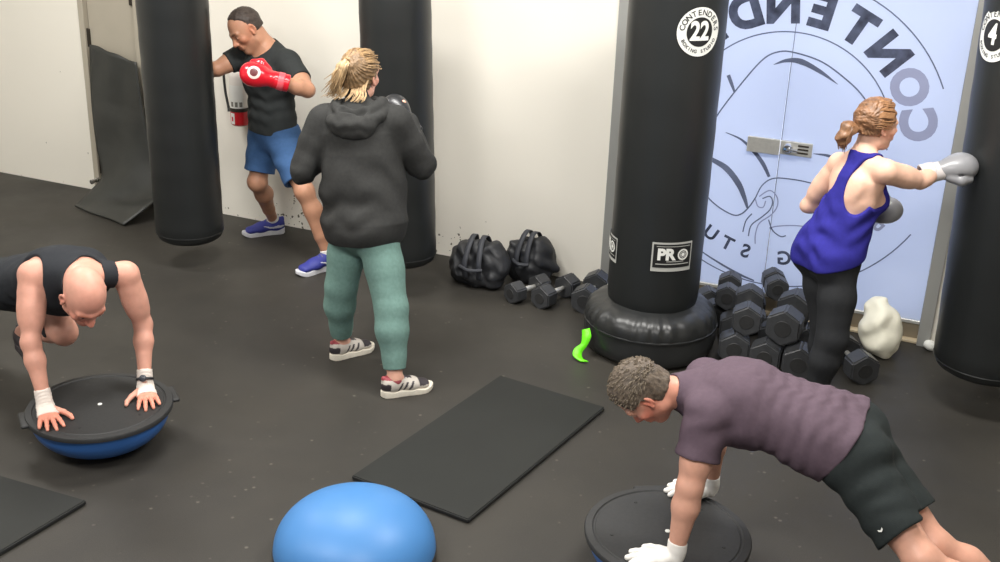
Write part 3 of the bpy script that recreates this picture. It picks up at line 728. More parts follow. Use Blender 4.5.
lay((-.995, 5.87, .238), (-1.04, 6.14, .238), .090, 'dumbbell stacked on top at the left of the pile')
lay((-.79, 5.86, .246), (-.785, 6.13, .246), .104, 'biggest dumbbell on top of the pile, its hexagonal end facing the room')
lay((-1.17, 6.17, .225), (-1.20, 6.36, .225), .076, 'dumbbell stacked at the back left by the standing bag')
lay((-.93, 6.34, .262), (-.97, 6.45, .262), .072, 'small dumbbell stacked at the back against the glass door')


# ------------------------------------------------------------------ cream bag, white cloth, green strap, white foot of the frame
s = Sdf(.006); c = V(-.325, 6.30, .0)
s.ell(c+V(0, 0, .13), (.115, .10, .15), k=.05); s.ell(c+V(-.05, .05, .22), (.075, .06, .09), k=.06); s.ell(c+V(.02, -.05, .08), (.07, .07, .08), k=.05)
s.cut((0, 0, .003), (0, 0, -1)); s.disp(make_noise(38, .008, 11)); s.disp(folds(c+V(0, 0, .18), (1, .3, .2), UP, 60, .006, .2, 2))
tag(sdf_obj('cream_bag', s, mat('cream_cloth', rgb(240, 236, 216), .6, noise=.05, nscale=12, bump=.2, bscale=40)), 'crumpled cream coloured bag slumped against the glass door', 'bag')
s = Sdf(.005); c = V(-1.89, 6.20, .0)
s.fcone(c+V(0, 0, .02), c+V(.02, .06, .17), (1, .4, 0), .045, .030, .02, .014, k=.02); s.disp(make_noise(60, .005, 5)); s.cut((0, 0, .003), (0, 0, -1))
tag(sdf_obj('white_cloth', s, mat('white_cotton', rgb(235, 235, 228), .8, bump=.2)), 'small white cloth propped between a dumbbell and the standing bag', 'cloth')
pts = [V(-1.785, 5.515, .15), V(-1.77, 5.49, .12), V(-1.775, 5.47, .08), V(-1.80, 5.45, .045), V(-1.79, 5.425, .020), V(-1.745, 5.405, .012)]
vs = []; fs = []; ws = [.036, .042, .030, .040, .048, .034]
for i in range(31):
    q = i/30; p = cr(pts, q); w = np.interp(q*5, range(6), ws); d = nrm(V(.9, .2, .35*math.cos(q*5)))
    vs += [tuple(p-d*w*.6), tuple(p+d*w*.6)]
for i in range(30): fs.append((2*i, 2*i+1, 2*i+3, 2*i+2))
o = link('green_band', vs, fs, mat('green_band', rgb(110, 235, 30), .45), None, True); md = o.modifiers.new('s', 'SOLIDIFY'); md.thickness = .008; md.offset = 0
tag(o, 'short bright green band hanging at the left of the standing bag base', 'band')
s = Sdf(.005); c = V(-.065, 6.47, 0); s.ell(c+V(0, 0, .03), (.035, .03, .03)); s.cut((0, 0, .002), (0, 0, -1)); s.disp(make_noise(60, .004, 9))
tag(sdf_obj('white_rag', s, mat('white_cotton', rgb(235, 235, 228), .8)), 'small white rag on the floor at the foot of the right door frame', 'rag')

# ------------------------------------------------------------------ gym bags
M_NYL = mat('black_nylon', rgb(38, 39, 42), .55, noise=.2, nscale=30, bump=.25, bscale=60)
def gym_bag(c, ax, sz, label, seed, tilt=0):
    t = empty('gym_bag', (c[0], c[1], 0), label, 'bag', 'black gym bags against the wall'); a = nrm(V(ax[0], ax[1], 0)); b = V(-a[1], a[0], 0)
    c = V(c[0], c[1], 0)
    s = Sdf(.006); L, Wd, H = sz
    s.fcone(c-a*L*.28+UP*H*.42, c+a*L*.28+UP*H*(.42+tilt), UP, H*.46, H*.50, Wd*.5, Wd*.48, k=.05)
    s.ell(c-a*L*.42+UP*H*.36, (L*.14, Wd*.42, H*.36), (a, b, UP), k=.05); s.ell(c+a*L*.1+UP*H*.78, (L*.22, Wd*.34, H*.24), (a, b, UP), k=.05)
    s.ell(c-b*Wd*.42+UP*H*.30, (L*.28, Wd*.16, H*.22), (a, b, UP), k=.02)
    s.ell(c+UP*H*.22, (L*.46, Wd*.46, H*.26), (a, b, UP), k=.03); s.disp(make_noise(30, .012, seed)); s.disp(make_noise(75, .005, seed+1)); s.disp(folds(c+UP*H*.6, a+UP*.5, UP, 60, .009, .25, seed, .7)); s.cut((0, 0, .004), (0, 0, -1))
    sdf_obj('bag_body', s, M_NYL, t)
    M_WEB = mat('grey_webbing', rgb(58, 60, 66), .6, bump=.2)
    for q, e in ((-.18, .04), (.14, -.03)):
        m = MB(); P = [c-b*Wd*.52+a*L*q+UP*H*.25, c-b*Wd*.60+a*L*q+UP*H*.62, c-b*Wd*.30+a*L*(q+e)+UP*H*1.02, c+b*Wd*.1+a*L*(q+e)+UP*H*1.08, c+b*Wd*.4+a*L*q+UP*H*.8]
        pts = [cr(P, k/24) for k in range(25)]; vs = []; fs = []
        for k, p in enumerate(pts): vs += [tuple(p-a*.016), tuple(p+a*.016)]
        for k in range(24): fs.append((2*k, 2*k+1, 2*k+3, 2*k+2))
        o = link('strap', vs, fs, M_WEB, t, True); md = o.modifiers.new('s', 'SOLIDIFY'); md.thickness = .005
    m = MB(); P = [c-a*L*.42-b*Wd*.1+UP*H*.82, c-b*Wd*.12+UP*H*.93, c+a*L*.40-b*Wd*.1+UP*H*.86]; m.tube([cr(P, k/16) for k in range(17)], .005, 8); m.build('zip', M_WEB, t, True)
    m = MB(); P = [c-a*L*.30-b*Wd*.56+UP*H*.52, c-a*L*.05-b*Wd*.72+UP*H*.50, c+a*L*.22-b*Wd*.60+UP*H*.50]; m.tube([cr(P, k/16) for k in range(17)], .011, 8); m.build('grab_handle', M_WEB, t, True)
    return t
gym_bag((-2.72, 6.19), (1, .10), (.28, .24, .29), 'black duffel bag with grey webbing straps, left of the two on the floor', 3)
gym_bag((-2.455, 6.39), (1, -.15), (.22, .20, .30), 'black backpack slumped against the wall beside the duffel bag', 8, .05)

# ================================================================== people
def unit(*a): return nrm(V(*a)) if len(a) == 3 else nrm(a[0])
def frame(f, u):
    f = nrm(f); u = np.asarray(u, float); u = nrm(u-f*(u@f)); return np.cross(f, u), f, u       # character's right is f x u
SKIN = {}
def skin_mat(key, col):
    return mat('skin_'+key, col, .48, noise=.06, nscale=28, bump=.10, bscale=170, sss=.08, attr=True, spec=.4)

class Head:
    """head shape in its own frame: r = character's right, f = face, u = crown; sc = size"""
    def __init__(s, c, f, u, sc=1.0, fem=False, jaw=1.0):
        s.c = np.asarray(c, float); s.r, s.f, s.u = frame(f, u); s.sc = sc; s.fem = fem; s.jaw = jaw
    def p(s, x, y, z): return s.c+(s.r*x+s.f*y+s.u*z)*s.sc
    def loc(s, P):
        q = (P-s.c)/s.sc; return q@s.r, q@s.f, q@s.u
    @property
    def ax(s): return (s.r, s.f, s.u)
    def build(s, S_):
        k = s.sc; E = lambda c, r, kk=.015, op='u', ax=None: S_.ell(s.p(*c), np.array(r)*k, ax or s.ax, k=kk*k, op=op)
        Cn = lambda a, b, ra, rb=None, kk=.01, op='u': S_.cone(s.p(*a), s.p(*b), ra*k, (ra if rb is None else rb)*k, k=kk*k, op=op)
        E((0, -.012, .030), (.076, .097, .088), .02)
        E((0, .022, -.030), (.060*s.jaw, .068, .082), .035)
        Cn((-.045*s.jaw, .005, -.070), (0, .060, -.095), .022, .020, .03); Cn((.045*s.jaw, .005, -.070), (0, .060, -.095), .022, .020, .03)
        E((0, .070, -.094), (.020, .016, .015), .02)
        # brow, cheek, sockets
        Cn((-.046, .074, .026), (-.010, .088, .024), .009, .009, .016); Cn((.046, .074, .026), (.010, .088, .024), .009, .009, .016)
        E((-.043, .062, -.022), (.020, .018, .018), .02); E((.043, .062, -.022), (.020, .018, .018), .02)
        E((-.032, .100, .006), (.019, .020, .012), .012, 's'); E((.032, .100, .006), (.019, .020, .012), .012, 's')
        E((-.031, .074, .006), (.0145, .0145, .0125), .003); E((.031, .074, .006), (.0145, .0145, .0125), .003)
        Cn((-.046, .072, .013), (-.018, .083, .014), .0045, .0045, .005); Cn((.046, .072, .013), (.018, .083, .014), .0045, .0045, .005)
        # nose
        Cn((0, .086, .012), (0, .110, -.024), .0085, .012, .014); E((-.012, .097, -.029), (.009, .012, .008), .008); E((.012, .097, -.029), (.009, .012, .008), .008)
        # mouth
        E((0, .082, -.056), (.030, .018, .020), .015)
        Cn((-.020, .091, -.050), (.020, .091, -.050), .0062, .0062, .006); Cn((-.017, .091, -.062), (.017, .091, -.062), .0070, .0070, .006)
        Cn((-.023, .099, -.056), (.023, .099, -.056), .0028, .0028, .004, 's')
        # ears
        for q in (-1, 1):
            fr = (nrm(s.r*.35*q*-1+s.f*.94), nrm(s.r*.94*q+s.f*.35), s.u)
            E((q*.080, -.008, -.004), (.019, .007, .031), .006, ax=fr); E((q*.084, -.004, .002), (.010, .006, .017), .004, 's', fr)
            E((q*.078, .002, -.030), (.009, .007, .010), .006)
    def colour(s, P, base, lip=(1.0, .62, .58), brow=(.35, .3, .26), stub=None, flush=None):
        x, y, z = s.loc(P); c = np.array(base)
        g = lambda cx, cy, cz, rx, ry, rz: np.exp(-(((np.abs(x)-cx)/rx)**2+((y-cy)/ry)**2+((z-cz)/rz)**2))
        near = ((x**2+y**2+z**2) < .16**2)
        def mixc(w, col):
            w = (w*near)[:, None].clip(0, 1); c[:] = c*(1-w)+np.array(col)*w
        if flush is not None: mixc(.8*g(.045, .06, -.03, .03, .05, .03), flush); mixc(.7*g(0, .105, -.02, .016, .03, .02), flush); mixc(.8*g(.085, 0, 0, .02, .03, .035), flush)
        if stub is not None: mixc(.55*((y > .01)*(z < -.035))*np.clip((-.035-z)/.02, 0, 1), stub)
        mixc(1.2*g(0, .095, -.056, .022, .014, .011), lip)
        mixc(1.3*g(.031, .085, .030, .020, .03, .006), brow)
        eye = (np.abs(np.abs(x)-.031) < .013)*(np.abs(z-.006) < .0065)*(y > .080); mixc(eye*1.0, (1.2, 1.3, 1.45))
        ir = ((np.abs(x)-.031)**2+(z-.006)**2 < .0062**2)*(y > .080); mixc(ir*1.0, (.10, .08, .07))
        return c

def hand(S_, w, d, n, th, sc=1.0, curl=0.15, spread=.1, k=.006, thumb_out=.8):
    """open hand: w wrist, d to the fingertips, n back of the hand, th towards the thumb; returns fingertips"""
    w = np.asarray(w, float); d = nrm(d); n = np.asarray(n, float); n = nrm(n-d*(n@d)); th = np.asarray(th, float); th = nrm(th-d*(th@d)-n*(th@n))
    P = lambda a, b, c: w+(d*a+th*b+n*c)*sc
    S_.fcone(w, P(.04, 0, 0), th, .026*sc, .036*sc, .020*sc, .018*sc, k=.012)
    S_.fcone(P(.03, 0, 0), P(.088, 0, -.002), th, .034*sc, .041*sc, .0175*sc, .014*sc, k=.012)
    S_.cone(P(.025, .024, -.006), P(.060, .032, -.006), .017*sc, .013*sc, k=.012)
    for i, (off, ln) in enumerate(((.030, .074), (.010, .084), (-.011, .079), (-.031, .062))):
        ang = spread*(1.5-i)*.5; b = P(.088-.004*abs(i-1), off, .002); pts = [b]; a = 0
        for q, fl in enumerate((.42, .32, .26)):
            a += curl*(1.0 if q else .6); dd = d*math.cos(a)-n*math.sin(a)+th*math.sin(ang); pts.append(pts[-1]+nrm(dd)*ln*fl*sc)
        S_.chain(pts, [.0098*sc, .0090*sc, .0082*sc, .0070*sc], k=k)
    t0 = P(.022, .030, -.004); t1 = P(.052, .030+.024*thumb_out, -.008); t2 = P(.082, .034+.036*thumb_out, -.012); t3 = P(.104, .034+.040*thumb_out, -.014)
    S_.chain([t0, t1, t2, t3], [.0145*sc, .0115*sc, .0100*sc, .0085*sc], k=k)
def fist(S_, w, d, n, th, sc=1.0):
    w = np.asarray(w, float); d = nrm(d); n = nrm(n); th = nrm(th); S_.fcone(w, w+d*.04*sc, th, .026*sc, .036*sc, .020*sc, .022*sc, k=.012)
    S_.ell(w+d*.075*sc, (.036*sc, .042*sc, .028*sc), (d, th, n), k=.015)

def torso(S_, secs, k=.04):
    """secs: (centre, lateral, half width, half depth)"""
    for i in range(len(secs)-1):
        a, b = secs[i], secs[i+1]; S_.fcone(a[0], b[0], a[1], a[2], b[2], a[3], b[3], k=k, lat2=b[1])
def lerp(a, b, t): return np.asarray(a)*(1-t)+np.asarray(b)*t
def bulge(S_, a, b, t, off, r, L, k=.03):
    a = np.asarray(a); b = np.asarray(b); d = nrm(b-a); c = lerp(a, b, t)+off; S_.cone(c-d*L, c+d*L, r, r, k=k)
def arm(S_, sh, el, wr, m=1.0, out=None, k=.025, el_dir=None):
    sh, el, wr = map(np.asarray, (sh, el, wr)); S_.cone(sh, lerp(sh, el, .5), .055*m, .047*m, k=k); S_.cone(lerp(sh, el, .5), el, .046*m, .038*m, k=k)
    S_.cone(el, lerp(el, wr, .3), .037*m, .0395*m, k=k); S_.cone(lerp(el, wr, .3), lerp(el, wr, .95), .0395*m, .0255*m, k=k)
    e = sh-el; f = wr-el; pl = nrm(e)+nrm(f)
    if np.linalg.norm(pl) > .05:
        pl = nrm(pl); bulge(S_, sh, el, .5, pl*.012*m, .034*m, .05, .04); bulge(S_, sh, el, .45, -pl*.014*m, .033*m, .055, .04)
        S_.cone(el-pl*.012*m, el-pl*.010*m, .024*m, k=.02)
def leg(S_, hp, kn, an, m=1.0, fwd=None, k=.03, calf=1.0):
    hp, kn, an = map(np.asarray, (hp, kn, an)); fw = nrm(fwd)
    S_.cone(hp, lerp(hp, kn, .45), .088*m, .078*m, k=k); S_.cone(lerp(hp, kn, .45), lerp(hp, kn, .95), .078*m, .055*m, k=k)
    S_.cone(kn+fw*.006, kn, .051*m, k=.03); S_.cone(kn, lerp(kn, an, .3)-fw*.012*calf, .050*m, .053*m*calf, k=.04); S_.cone(lerp(kn, an, .3)-fw*.012*calf, lerp(kn, an, .7), .053*m*calf, .040*m, k=.04)
    S_.cone(lerp(kn, an, .7), an, .038*m, .033*m, k=.02); S_.cone(kn+fw*.01, lerp(kn, an, .6)+fw*.008, .036*m, .030*m, k=.02)
def foot(S_, an, toe_dir, gz, m=1.0):
    an = np.asarray(an, float); d = nrm(V(toe_dir[0], toe_dir[1], 0)); h = an*V(1, 1, 0)+V(0, 0, gz+.035)-d*.035
    S_.cone(an, h, .034*m, .034*m, k=.02); S_.cone(an-V(0, 0, .01), h+d*.15, .034*m, .026*m, k=.03); S_.fcone(h, h+d*.19-V(0, 0, .010), np.cross(d, UP), .030*m, .038*m, .030*m, .018*m, k=.02)

# --- shoes, built once per style in their own frame: x forward, z up, ankle above x=0
def shoe_meshes(L=.29, m_up=None, m_sole=None, m_acc=None, style=0):
    out = {}
    hb = -.075; toe = hb+L
    def outline(x, g=0):   # half width along the shoe
        t = (x-hb)/L; return np.interp(t, [0, .04, .12, .30, .48, .68, .82, .93, .98, 1], np.array([.012, .026, .034, .034, .036, .046, .046, .034, .020, .004]))+g
    def sole_f(X, Y, Z):
        t = np.clip((X-hb)/L, 0, 1); w = outline(X+0*Y, .004); bot = .0+.018*np.clip((t-.80)/.2, 0, 1)**2+.004*np.clip((.08-t)/.08, 0, 1)
        top = .036-.010*t+.010*np.clip((t-.85)/.15, 0, 1)+.003*np.sin(t*22)
        dy = np.abs(Y+.006*np.sin(t*3.1))-w+.004; dz = np.maximum(bot-Z, Z-top); dx = np.maximum(hb-X, X-toe)
        return np.maximum(np.maximum(dy, dz), dx)*.8-.001
    s = Sdf(.004); s.ops.append((sole_f, V(hb-.01, -.06, -.005), V(toe+.01, .06, .06), 0, 'u')); out['sole'] = s.mesh()
    s = Sdf(.004)
    s.ell((hb+.045, 0, .062), (.048, .037, .048), k=.02); s.cone((hb+.05, 0, .085), (0, 0, .088), .030, .036, k=.03)
    s.fcone((0, 0, .066), (.09, 0, .052), (0, 1, 0), .039, .043, .042, .032, k=.03); s.fcone((.09, 0, .052), (toe-.048, 0, .040), (0, 1, 0), .045, .042, .031, .024, k=.03)
    s.cone((.03, 0, .09), (.09, 0, .066), .020, .016, k=.02)
    s.ell((0.002, 0, .125), (.034, .026, .04), k=.008, op='s'); s.cut((0, 0, .026), (0, 0, -1)); s.cone((hb+.012, 0, .10), (hb+.012, 0, .108), .012, k=.012)
    out['upper'] = s.mesh()
    return out
SHOES = {}
def shoe(parent, an, toe_dir, gz, style, name='shoe', tilt=0, sc=1.0):
    up, so, acc, extra = {'blue': ('shoe_blue', 'shoe_white', 'shoe_white', 0), 'white': ('shoe_offwhite', 'shoe_cream', 'shoe_dark', 1), 'black': ('shoe_dark', 'shoe_dark', 'shoe_grey', 0)}[style]
    col = {'shoe_blue': rgb(52, 58, 142), 'shoe_white': rgb(215, 215, 220), 'shoe_offwhite': rgb(196, 188, 178), 'shoe_cream': rgb(222, 214, 198), 'shoe_dark': rgb(52, 46, 50), 'shoe_grey': rgb(110, 110, 114), 'shoe_red': rgb(150, 62, 70)}
    M = lambda n: mat(n, col[n], .6, noise=.06, nscale=50, bump=.15, bscale=260)
    if 'g' not in SHOES: SHOES['g'] = shoe_meshes()
    g = SHOES['g']; d = nrm(V(toe_dir[0], toe_dir[1], 0)); y = np.cross(UP, d)
    c, s = math.cos(tilt), math.sin(tilt); dd = d*c-UP*s; uu = UP*c+d*s      # tilt > 0: heel raised
    o = V(an[0], an[1], gz); pivot = V(.19, 0, 0)
    def T(P):
        P = np.asarray(P, float)*sc; Q = P-pivot*(tilt != 0); return o+d*(.19 if tilt else 0)+Q[..., 0:1]*dd+Q[..., 1:2]*y+Q[..., 2:3]*uu
    Lp_ = g['upper'][0]; x, y_, z = Lp_[:, 0], np.abs(Lp_[:, 1]), Lp_[:, 2]; cc = np.ones((len(x), 3)); base = np.array(col[up])
    def paint(mask, c): cc[mask] = np.array(col[c])/base
    if style == 'white':
        paint((x < -.035) & (z > .045) & (z < .082), 'shoe_dark'); paint((x > .125) & (z > .046), 'shoe_dark'); paint((z > .102) & (x < .03), 'shoe_red'); paint((x > .02) & (x < .09) & (y_ < .016) & (z > .06), 'shoe_dark')
        for q in range(3): x0 = .008+.030*q+(z-.04)*.55; paint((np.abs(x-x0) < .0065) & (z > .036) & (z < .080) & (y_ > .018), 'shoe_dark')
    elif style == 'blue':
        zc = .060+.018*((x+.045)/.10)**2-.012*np.clip((x+.02)/.05, 0, 1); paint((np.abs(z-zc) < np.interp(x, [-.07, -.03, .03, .075], [.004, .010, .006, .001])) & (x < .075) & (y_ > .02), 'shoe_white')
    mu = mat(up+'_upper', col[up], .6, noise=.06, nscale=50, bump=.15, bscale=260, attr=True)
    r = sdf_obj(name, (T(g['upper'][0]), g['upper'][1]), mu, parent, lambda P: cc)
    sdf_obj('sole', (T(g['sole'][0]), g['sole'][1]), M(so), r)
    m = MB()
    for k in range(5):
        x = .030+.018*k; z = .114-.0092*k; w = .022; pts = [T(V(x, q*w, z-.012*q*q+.002)) for q in np.linspace(-1, 1, 9)]; m.tube(pts, .0032*sc, 6)
    for sg in (-1, 1): m.tube([T(V(.02+.02*q, sg*.012*math.sin(q*3), .112+.006*math.sin(q*5))) for q in np.linspace(0, 1, 8)], .0028*sc, 6)
    m.build('laces', M(acc if style != 'blue' else 'shoe_grey'), r, True)
    return r
def sock(parent, an, kn, gz, h, col, r=.036):
    an, kn = np.asarray(an, float), np.asarray(kn, float); d = nrm(kn-an); b = V(an[0], an[1], gz+.05); s = Sdf(.004)
    s.cone(b, an, r, r+.001, k=.02); s.cone(an, an+d*h, r+.001, r+.003, k=.02); s.cut(an+d*h, d); s.disp(make_noise(90, .0012, 5)); return sdf_obj('sock', s, mat('sock_'+col, rgb(*{'white': (225, 222, 218), 'red': (150, 70, 76)}[col]), .85, bump=.3, bscale=300), parent)

# --- boxing glove in its own frame: x = forward from the wrist, y = thumb side, z = back of the hand
def glove(parent, w, d, n, th, m_main, m_cuff, sc=1.0, emblem=None):
    d = nrm(d); n = np.asarray(n, float); n = nrm(n-d*(n@d)); t = np.asarray(th, float); t = nrm(t-d*(t@d)-n*(t@n)); w = np.asarray(w, float)
    P = lambda x, y, z: w+(d*x+t*y+n*z)*sc
    s = Sdf(.004)
    s.ell(P(.085, 0, .004), V(.072, .060, .052)*sc, (d, t, n), k=.03); s.ell(P(.115, -.002, -.014), V(.055, .058, .046)*sc, (d, t, n), k=.03)
    s.cone(P(.01, 0, 0), P(.05, 0, 0), .042*sc, .046*sc, k=.02)
    s.chain([P(.035, .040, -.008), P(.075, .064, -.014), P(.112, .056, -.026)], [.022*sc, .024*sc, .021*sc], k=.008)
    s.cone(P(.07, .052, .012), P(.105, .050, .004), .006*sc, k=.008, op='s'); s.disp(make_noise(45, .0010, 8))
    g = sdf_obj('boxing_glove', s, m_main, parent)
    s = Sdf(.004); s.fcone(P(-.085, 0, 0), P(.012, 0, 0), t, .046*sc, .043*sc, .042*sc, .039*sc, k=.01); s.cut(P(-.082, 0, 0), -d); s.cut(P(.02, 0, 0), d); s.cone(P(-.12, 0, 0), P(-.070, 0, 0), .034*sc, .034*sc, k=.004, op='s')
    c = sdf_obj('cuff', s, m_cuff, g)
    s = Sdf(.004); s.fcone(P(-.055, 0, 0), P(-.020, 0, 0), t, .048*sc, .0465*sc, .044*sc, .043*sc, k=.01); s.cut(P(-.055, 0, 0), -d); s.cut(P(-.022, 0, 0), d)
    sdf_obj('wrist_strap', s, m_cuff if emblem is None else mat('glove_strap_pink', rgb(225, 90, 100), .35), g)
    if emblem is not None:
        # round print on the side that faces out, projected on the glove's surface
        ea, col_ring, col_dot = emblem; ea = nrm(ea); c0 = P(.088, 0, .002); q1 = nrm(d-ea*(d@ea)); q2 = np.cross(ea, q1)
        R3 = np.stack([d, t, n]); rr = V(.0745, .0625, .0545)*sc
        def surf(px, py, lift):
            o = c0+q1*px+q2*py; a = R3@ea/rr; b = R3@(o-c0)/rr; A = a@a; B = a@b; D = b@b-1; tt = (-B+math.sqrt(max(B*B-A*D, 0)))/A; return o+ea*(tt+lift)
        for nm, r0, r1, mm, lf in (('round_print', .0205, .033, col_ring, .0022), ('print_centre', .0001, .0205, col_dot, .0022)):
            vs, fs = disc2d(r0*sc, r1*sc, 40); vs, fs = subdiv(vs, fs, 1); o_ = link(nm, [surf(v.x, v.y, lf) for v in vs], fs, mm, g)
    return g

def cap_hair(H, m, parent, hairline, thick=.012, noise=.003, seed=2, extra=None, name='hair', strand=None, h=.004):
    """close-fitting hair: a shell on the skull kept where hairline(x, y, z) < 0 in head units"""
    s = Sdf(h); s.ell(H.p(0, -.014, .031), (V(.076, .097, .088)+thick)*H.sc, H.ax, k=.01)
    s.ell(H.p(0, -.045, -.030), (V(.062, .055, .07)+thick*.6)*H.sc, H.ax, k=.02)
    def hl(X, Y, Z):
        q = [X-H.c[0], Y-H.c[1], Z-H.c[2]]; f = lambda a: (q[0]*a[0]+q[1]*a[1]+q[2]*a[2])/H.sc
        return hairline(f(H.r), f(H.f), f(H.u))*H.sc
    s.cutfn(hl, .006)
    if extra: extra(s)
    s.disp(make_noise(110, noise, seed)); s.disp(make_noise(260, noise*.6, seed+1))
    if strand:
        def st(X, Y, Z):
            q = [X-H.c[0], Y-H.c[1], Z-H.c[2]]; f = lambda a: (q[0]*a[0]+q[1]*a[1]+q[2]*a[2])/H.sc
            return strand(f(H.r), f(H.f), f(H.u))
        s.disp(st)
    return sdf_obj(name, s, m, parent)
def locks(parent, strands, m, name='hair_lock', r=.004):
    mb = MB()
    for P in strands:
        pts = [cr(P, q/14) for q in range(15)]; mb.tube(pts, [r*(1-.75*(q/14)**2) for q in range(15)], 6)
    return mb.build(name, m, parent, True)
def tufts(H, parent, m, hl, n, ln, r, seed=5, name='hair_tufts', lift=.006, over=0.0):
    rnd = random.Random(seed); out = []
    for i in range(n):
        v = np.array([rnd.gauss(0, 1), rnd.gauss(0, 1), rnd.gauss(.3, 1)]); v = nrm(v); loc = v*(V(.0775, .0985, .0895)+over)+V(0, -.013, .031); x, y, z = loc
        if hl(x, y, z) > -.004: continue
        p0 = H.p(*loc); nn = nrm(H.r*v[0]+H.f*v[1]+H.u*v[2]); d = H.f*.8+(-H.u*.9 if z < .045 else 0)+H.r*rnd.uniform(-.3, .3); q = nn*lift*rnd.uniform(.2, 1)+nrm(d-nn*(nn@d))*ln*rnd.uniform(.5, 1)
        out.append([p0-nn*.003, p0+q*.4+nn*.001, p0+q*.8+nn*.001, p0+q])
    return locks(parent, out, m, name, r)
def const(c):
    c = np.array(c, float); return lambda P: np.tile(c, (len(P), 1))

class Fig:
    """joints of a person and the frames that follow from them"""
    def __init__(s, J, head, W=1.0, Dp=1.0, arm=1.0, leg=1.0, fem=False, calf=1.0, belly=0, bust=0, glute=1.0, neck=1.0):
        s.__dict__.update({k: np.asarray(v, float) for k, v in J.items()}); s.H = head; s.W, s.Dp, s.am, s.lm, s.fem, s.calf, s.belly, s.bust, s.gl, s.nk = W, Dp, arm, leg, fem, calf, belly, bust, glute, neck
        s.hm = (s.hipL+s.hipR)/2; s.sm = (s.shL+s.shR)/2; s.up = nrm(s.sm-s.hm); s.len = np.linalg.norm(s.sm-s.hm)
        o = lambda v: nrm(v-s.up*(v@s.up)); s.rh = o(s.hipR-s.hipL); s.rs = o(s.shR-s.shL); s.fh = np.cross(s.up, s.rh); s.fs = np.cross(s.up, s.rs)
        s.bend = np.asarray(J.get('bend', (0, 0, 0)), float)
    def sp(s, t, y=0, x=0):
        """point on the spine: t from the hips (0) to the shoulders (1), y to the front, x to the right"""
        r = nrm(lerp(s.rh, s.rs, t)); f = np.cross(s.up, r); return s.hm+s.up*s.len*t+f*y+r*x+s.bend*4*t*(1-t)
    def torso(s, S_, g=0, lo=-.12, k=.04):
        W, D = s.W, s.Dp; rr = lambda t: nrm(lerp(s.rh, s.rs, t))
        if s.fem: secs = [(-.10, .125, .090), (.03, .172, .118), (.22, .150, .105), (.44, .122, .090), (.70, .136, .100), (.90, .140, .088), (1.03, .095, .062)]
        else: secs = [(-.10, .118, .088), (.03, .158, .112), (.22, .148, .104), (.44, .140, .100), (.70, .160, .118), (.90, .162, .104), (1.03, .105, .068)]
        torso(S_, [(s.sp(t, 0), rr(t), w*W+g, d*D+g) for t, w, d in secs if t >= lo], k)
        if s.belly: S_.ell(s.sp(.30, .06*D), V(.13*W, .075+s.belly, .13)+g, (rr(.3), s.fh, s.up), k=.06)
        if s.bust:
            for q in (-1, 1): S_.ell(s.sp(.72, .075*D, q*.072), V(.062, .055, .062)*s.bust+g, k=.03)
        elif not s.fem:
            for q in (-1, 1): S_.ell(s.sp(.80, .062*D, q*.068), V(.075, .045, .055)+g, (s.rs, s.fs, s.up), k=.04); S_.ell(s.sp(.78, -.055*D, q*.085), V(.065, .05, .085)+g, (s.rs, s.fs, s.up), k=.04)
    def glutes(s, S_, g=0):
        for q, hp in ((-1, s.hipL), (1, s.hipR)): S_.ell(hp-s.fh*.048-s.up*.015-s.rh*q*.0, V(.086, .082, .095)*s.gl+g, (s.rh, s.fh, s.up), k=.04)
    def neckp(s, S_, g=0):
        b = s.H.p(0, -.028, -.060); n0 = s.sp(1.02, -.008); r = (.050 if s.fem else .061)*s.nk
        S_.cone(n0, b, r*1.08+g, r*.92+g, k=.03)
        for sh in (s.shL, s.shR): S_.cone(lerp(n0, b, .35)-s.fs*.012, lerp(n0, sh, .80)+s.up*.012, (.038 if s.fem else .046)*s.nk+g, .036+g, k=.04); S_.cone(sh, lerp(sh, n0, .35), .052*s.am+g, .045*s.am+g, k=.035)
    def arms(s, S_, which='LR', up=1):
        for q in which: arm(S_, getattr(s, 'sh'+q), getattr(s, 'el'+q), getattr(s, 'wr'+q), s.am)
    def legs(s, S_, which='LR'):
        for q in which:
            kn = getattr(s, 'kn'+q); hp = getattr(s, 'hip'+q); an = getattr(s, 'an'+q); f = s.fh if not hasattr(s, 'kf'+q) else getattr(s, 'kf'+q)
            leg(S_, hp, kn, an, s.lm, f, calf=s.calf)
    def full(s, S_, hands=True):
        s.torso(S_); s.glutes(S_); s.neckp(S_); s.arms(S_); s.legs(S_); s.H.build(S_)
    def sleeve(s, S_, q, t, r0, r1):
        """upper-arm sleeve down to fraction t of the way to the elbow"""
        sh, el = getattr(s, 'sh'+q), getattr(s, 'el'+q); S_.cone(sh, lerp(sh, el, t), r0, r1, k=.035)
    def hem(s, S_, a, b, t, r, inner=None, depth=.035):
        """flat hem at fraction t of a to b, hollowed"""
        a, b = np.asarray(a), np.asarray(b); d = nrm(b-a); c = lerp(a, b, t); S_.cyl(c, c+d*.12, r*1.8, k=.003)
        if inner: S_.cyl(c-d*depth, c+d*.01, inner, k=.004)
def noisy(s, a=.0016, seed=1, f=26): s.disp(make_noise(f, a, seed)); return s
def fabric(name, col, **k): return mat(name, rgb(*col), .85, noise=k.pop('noise', .06), nscale=60, bump=.35, bscale=320, spec=.2, **k)

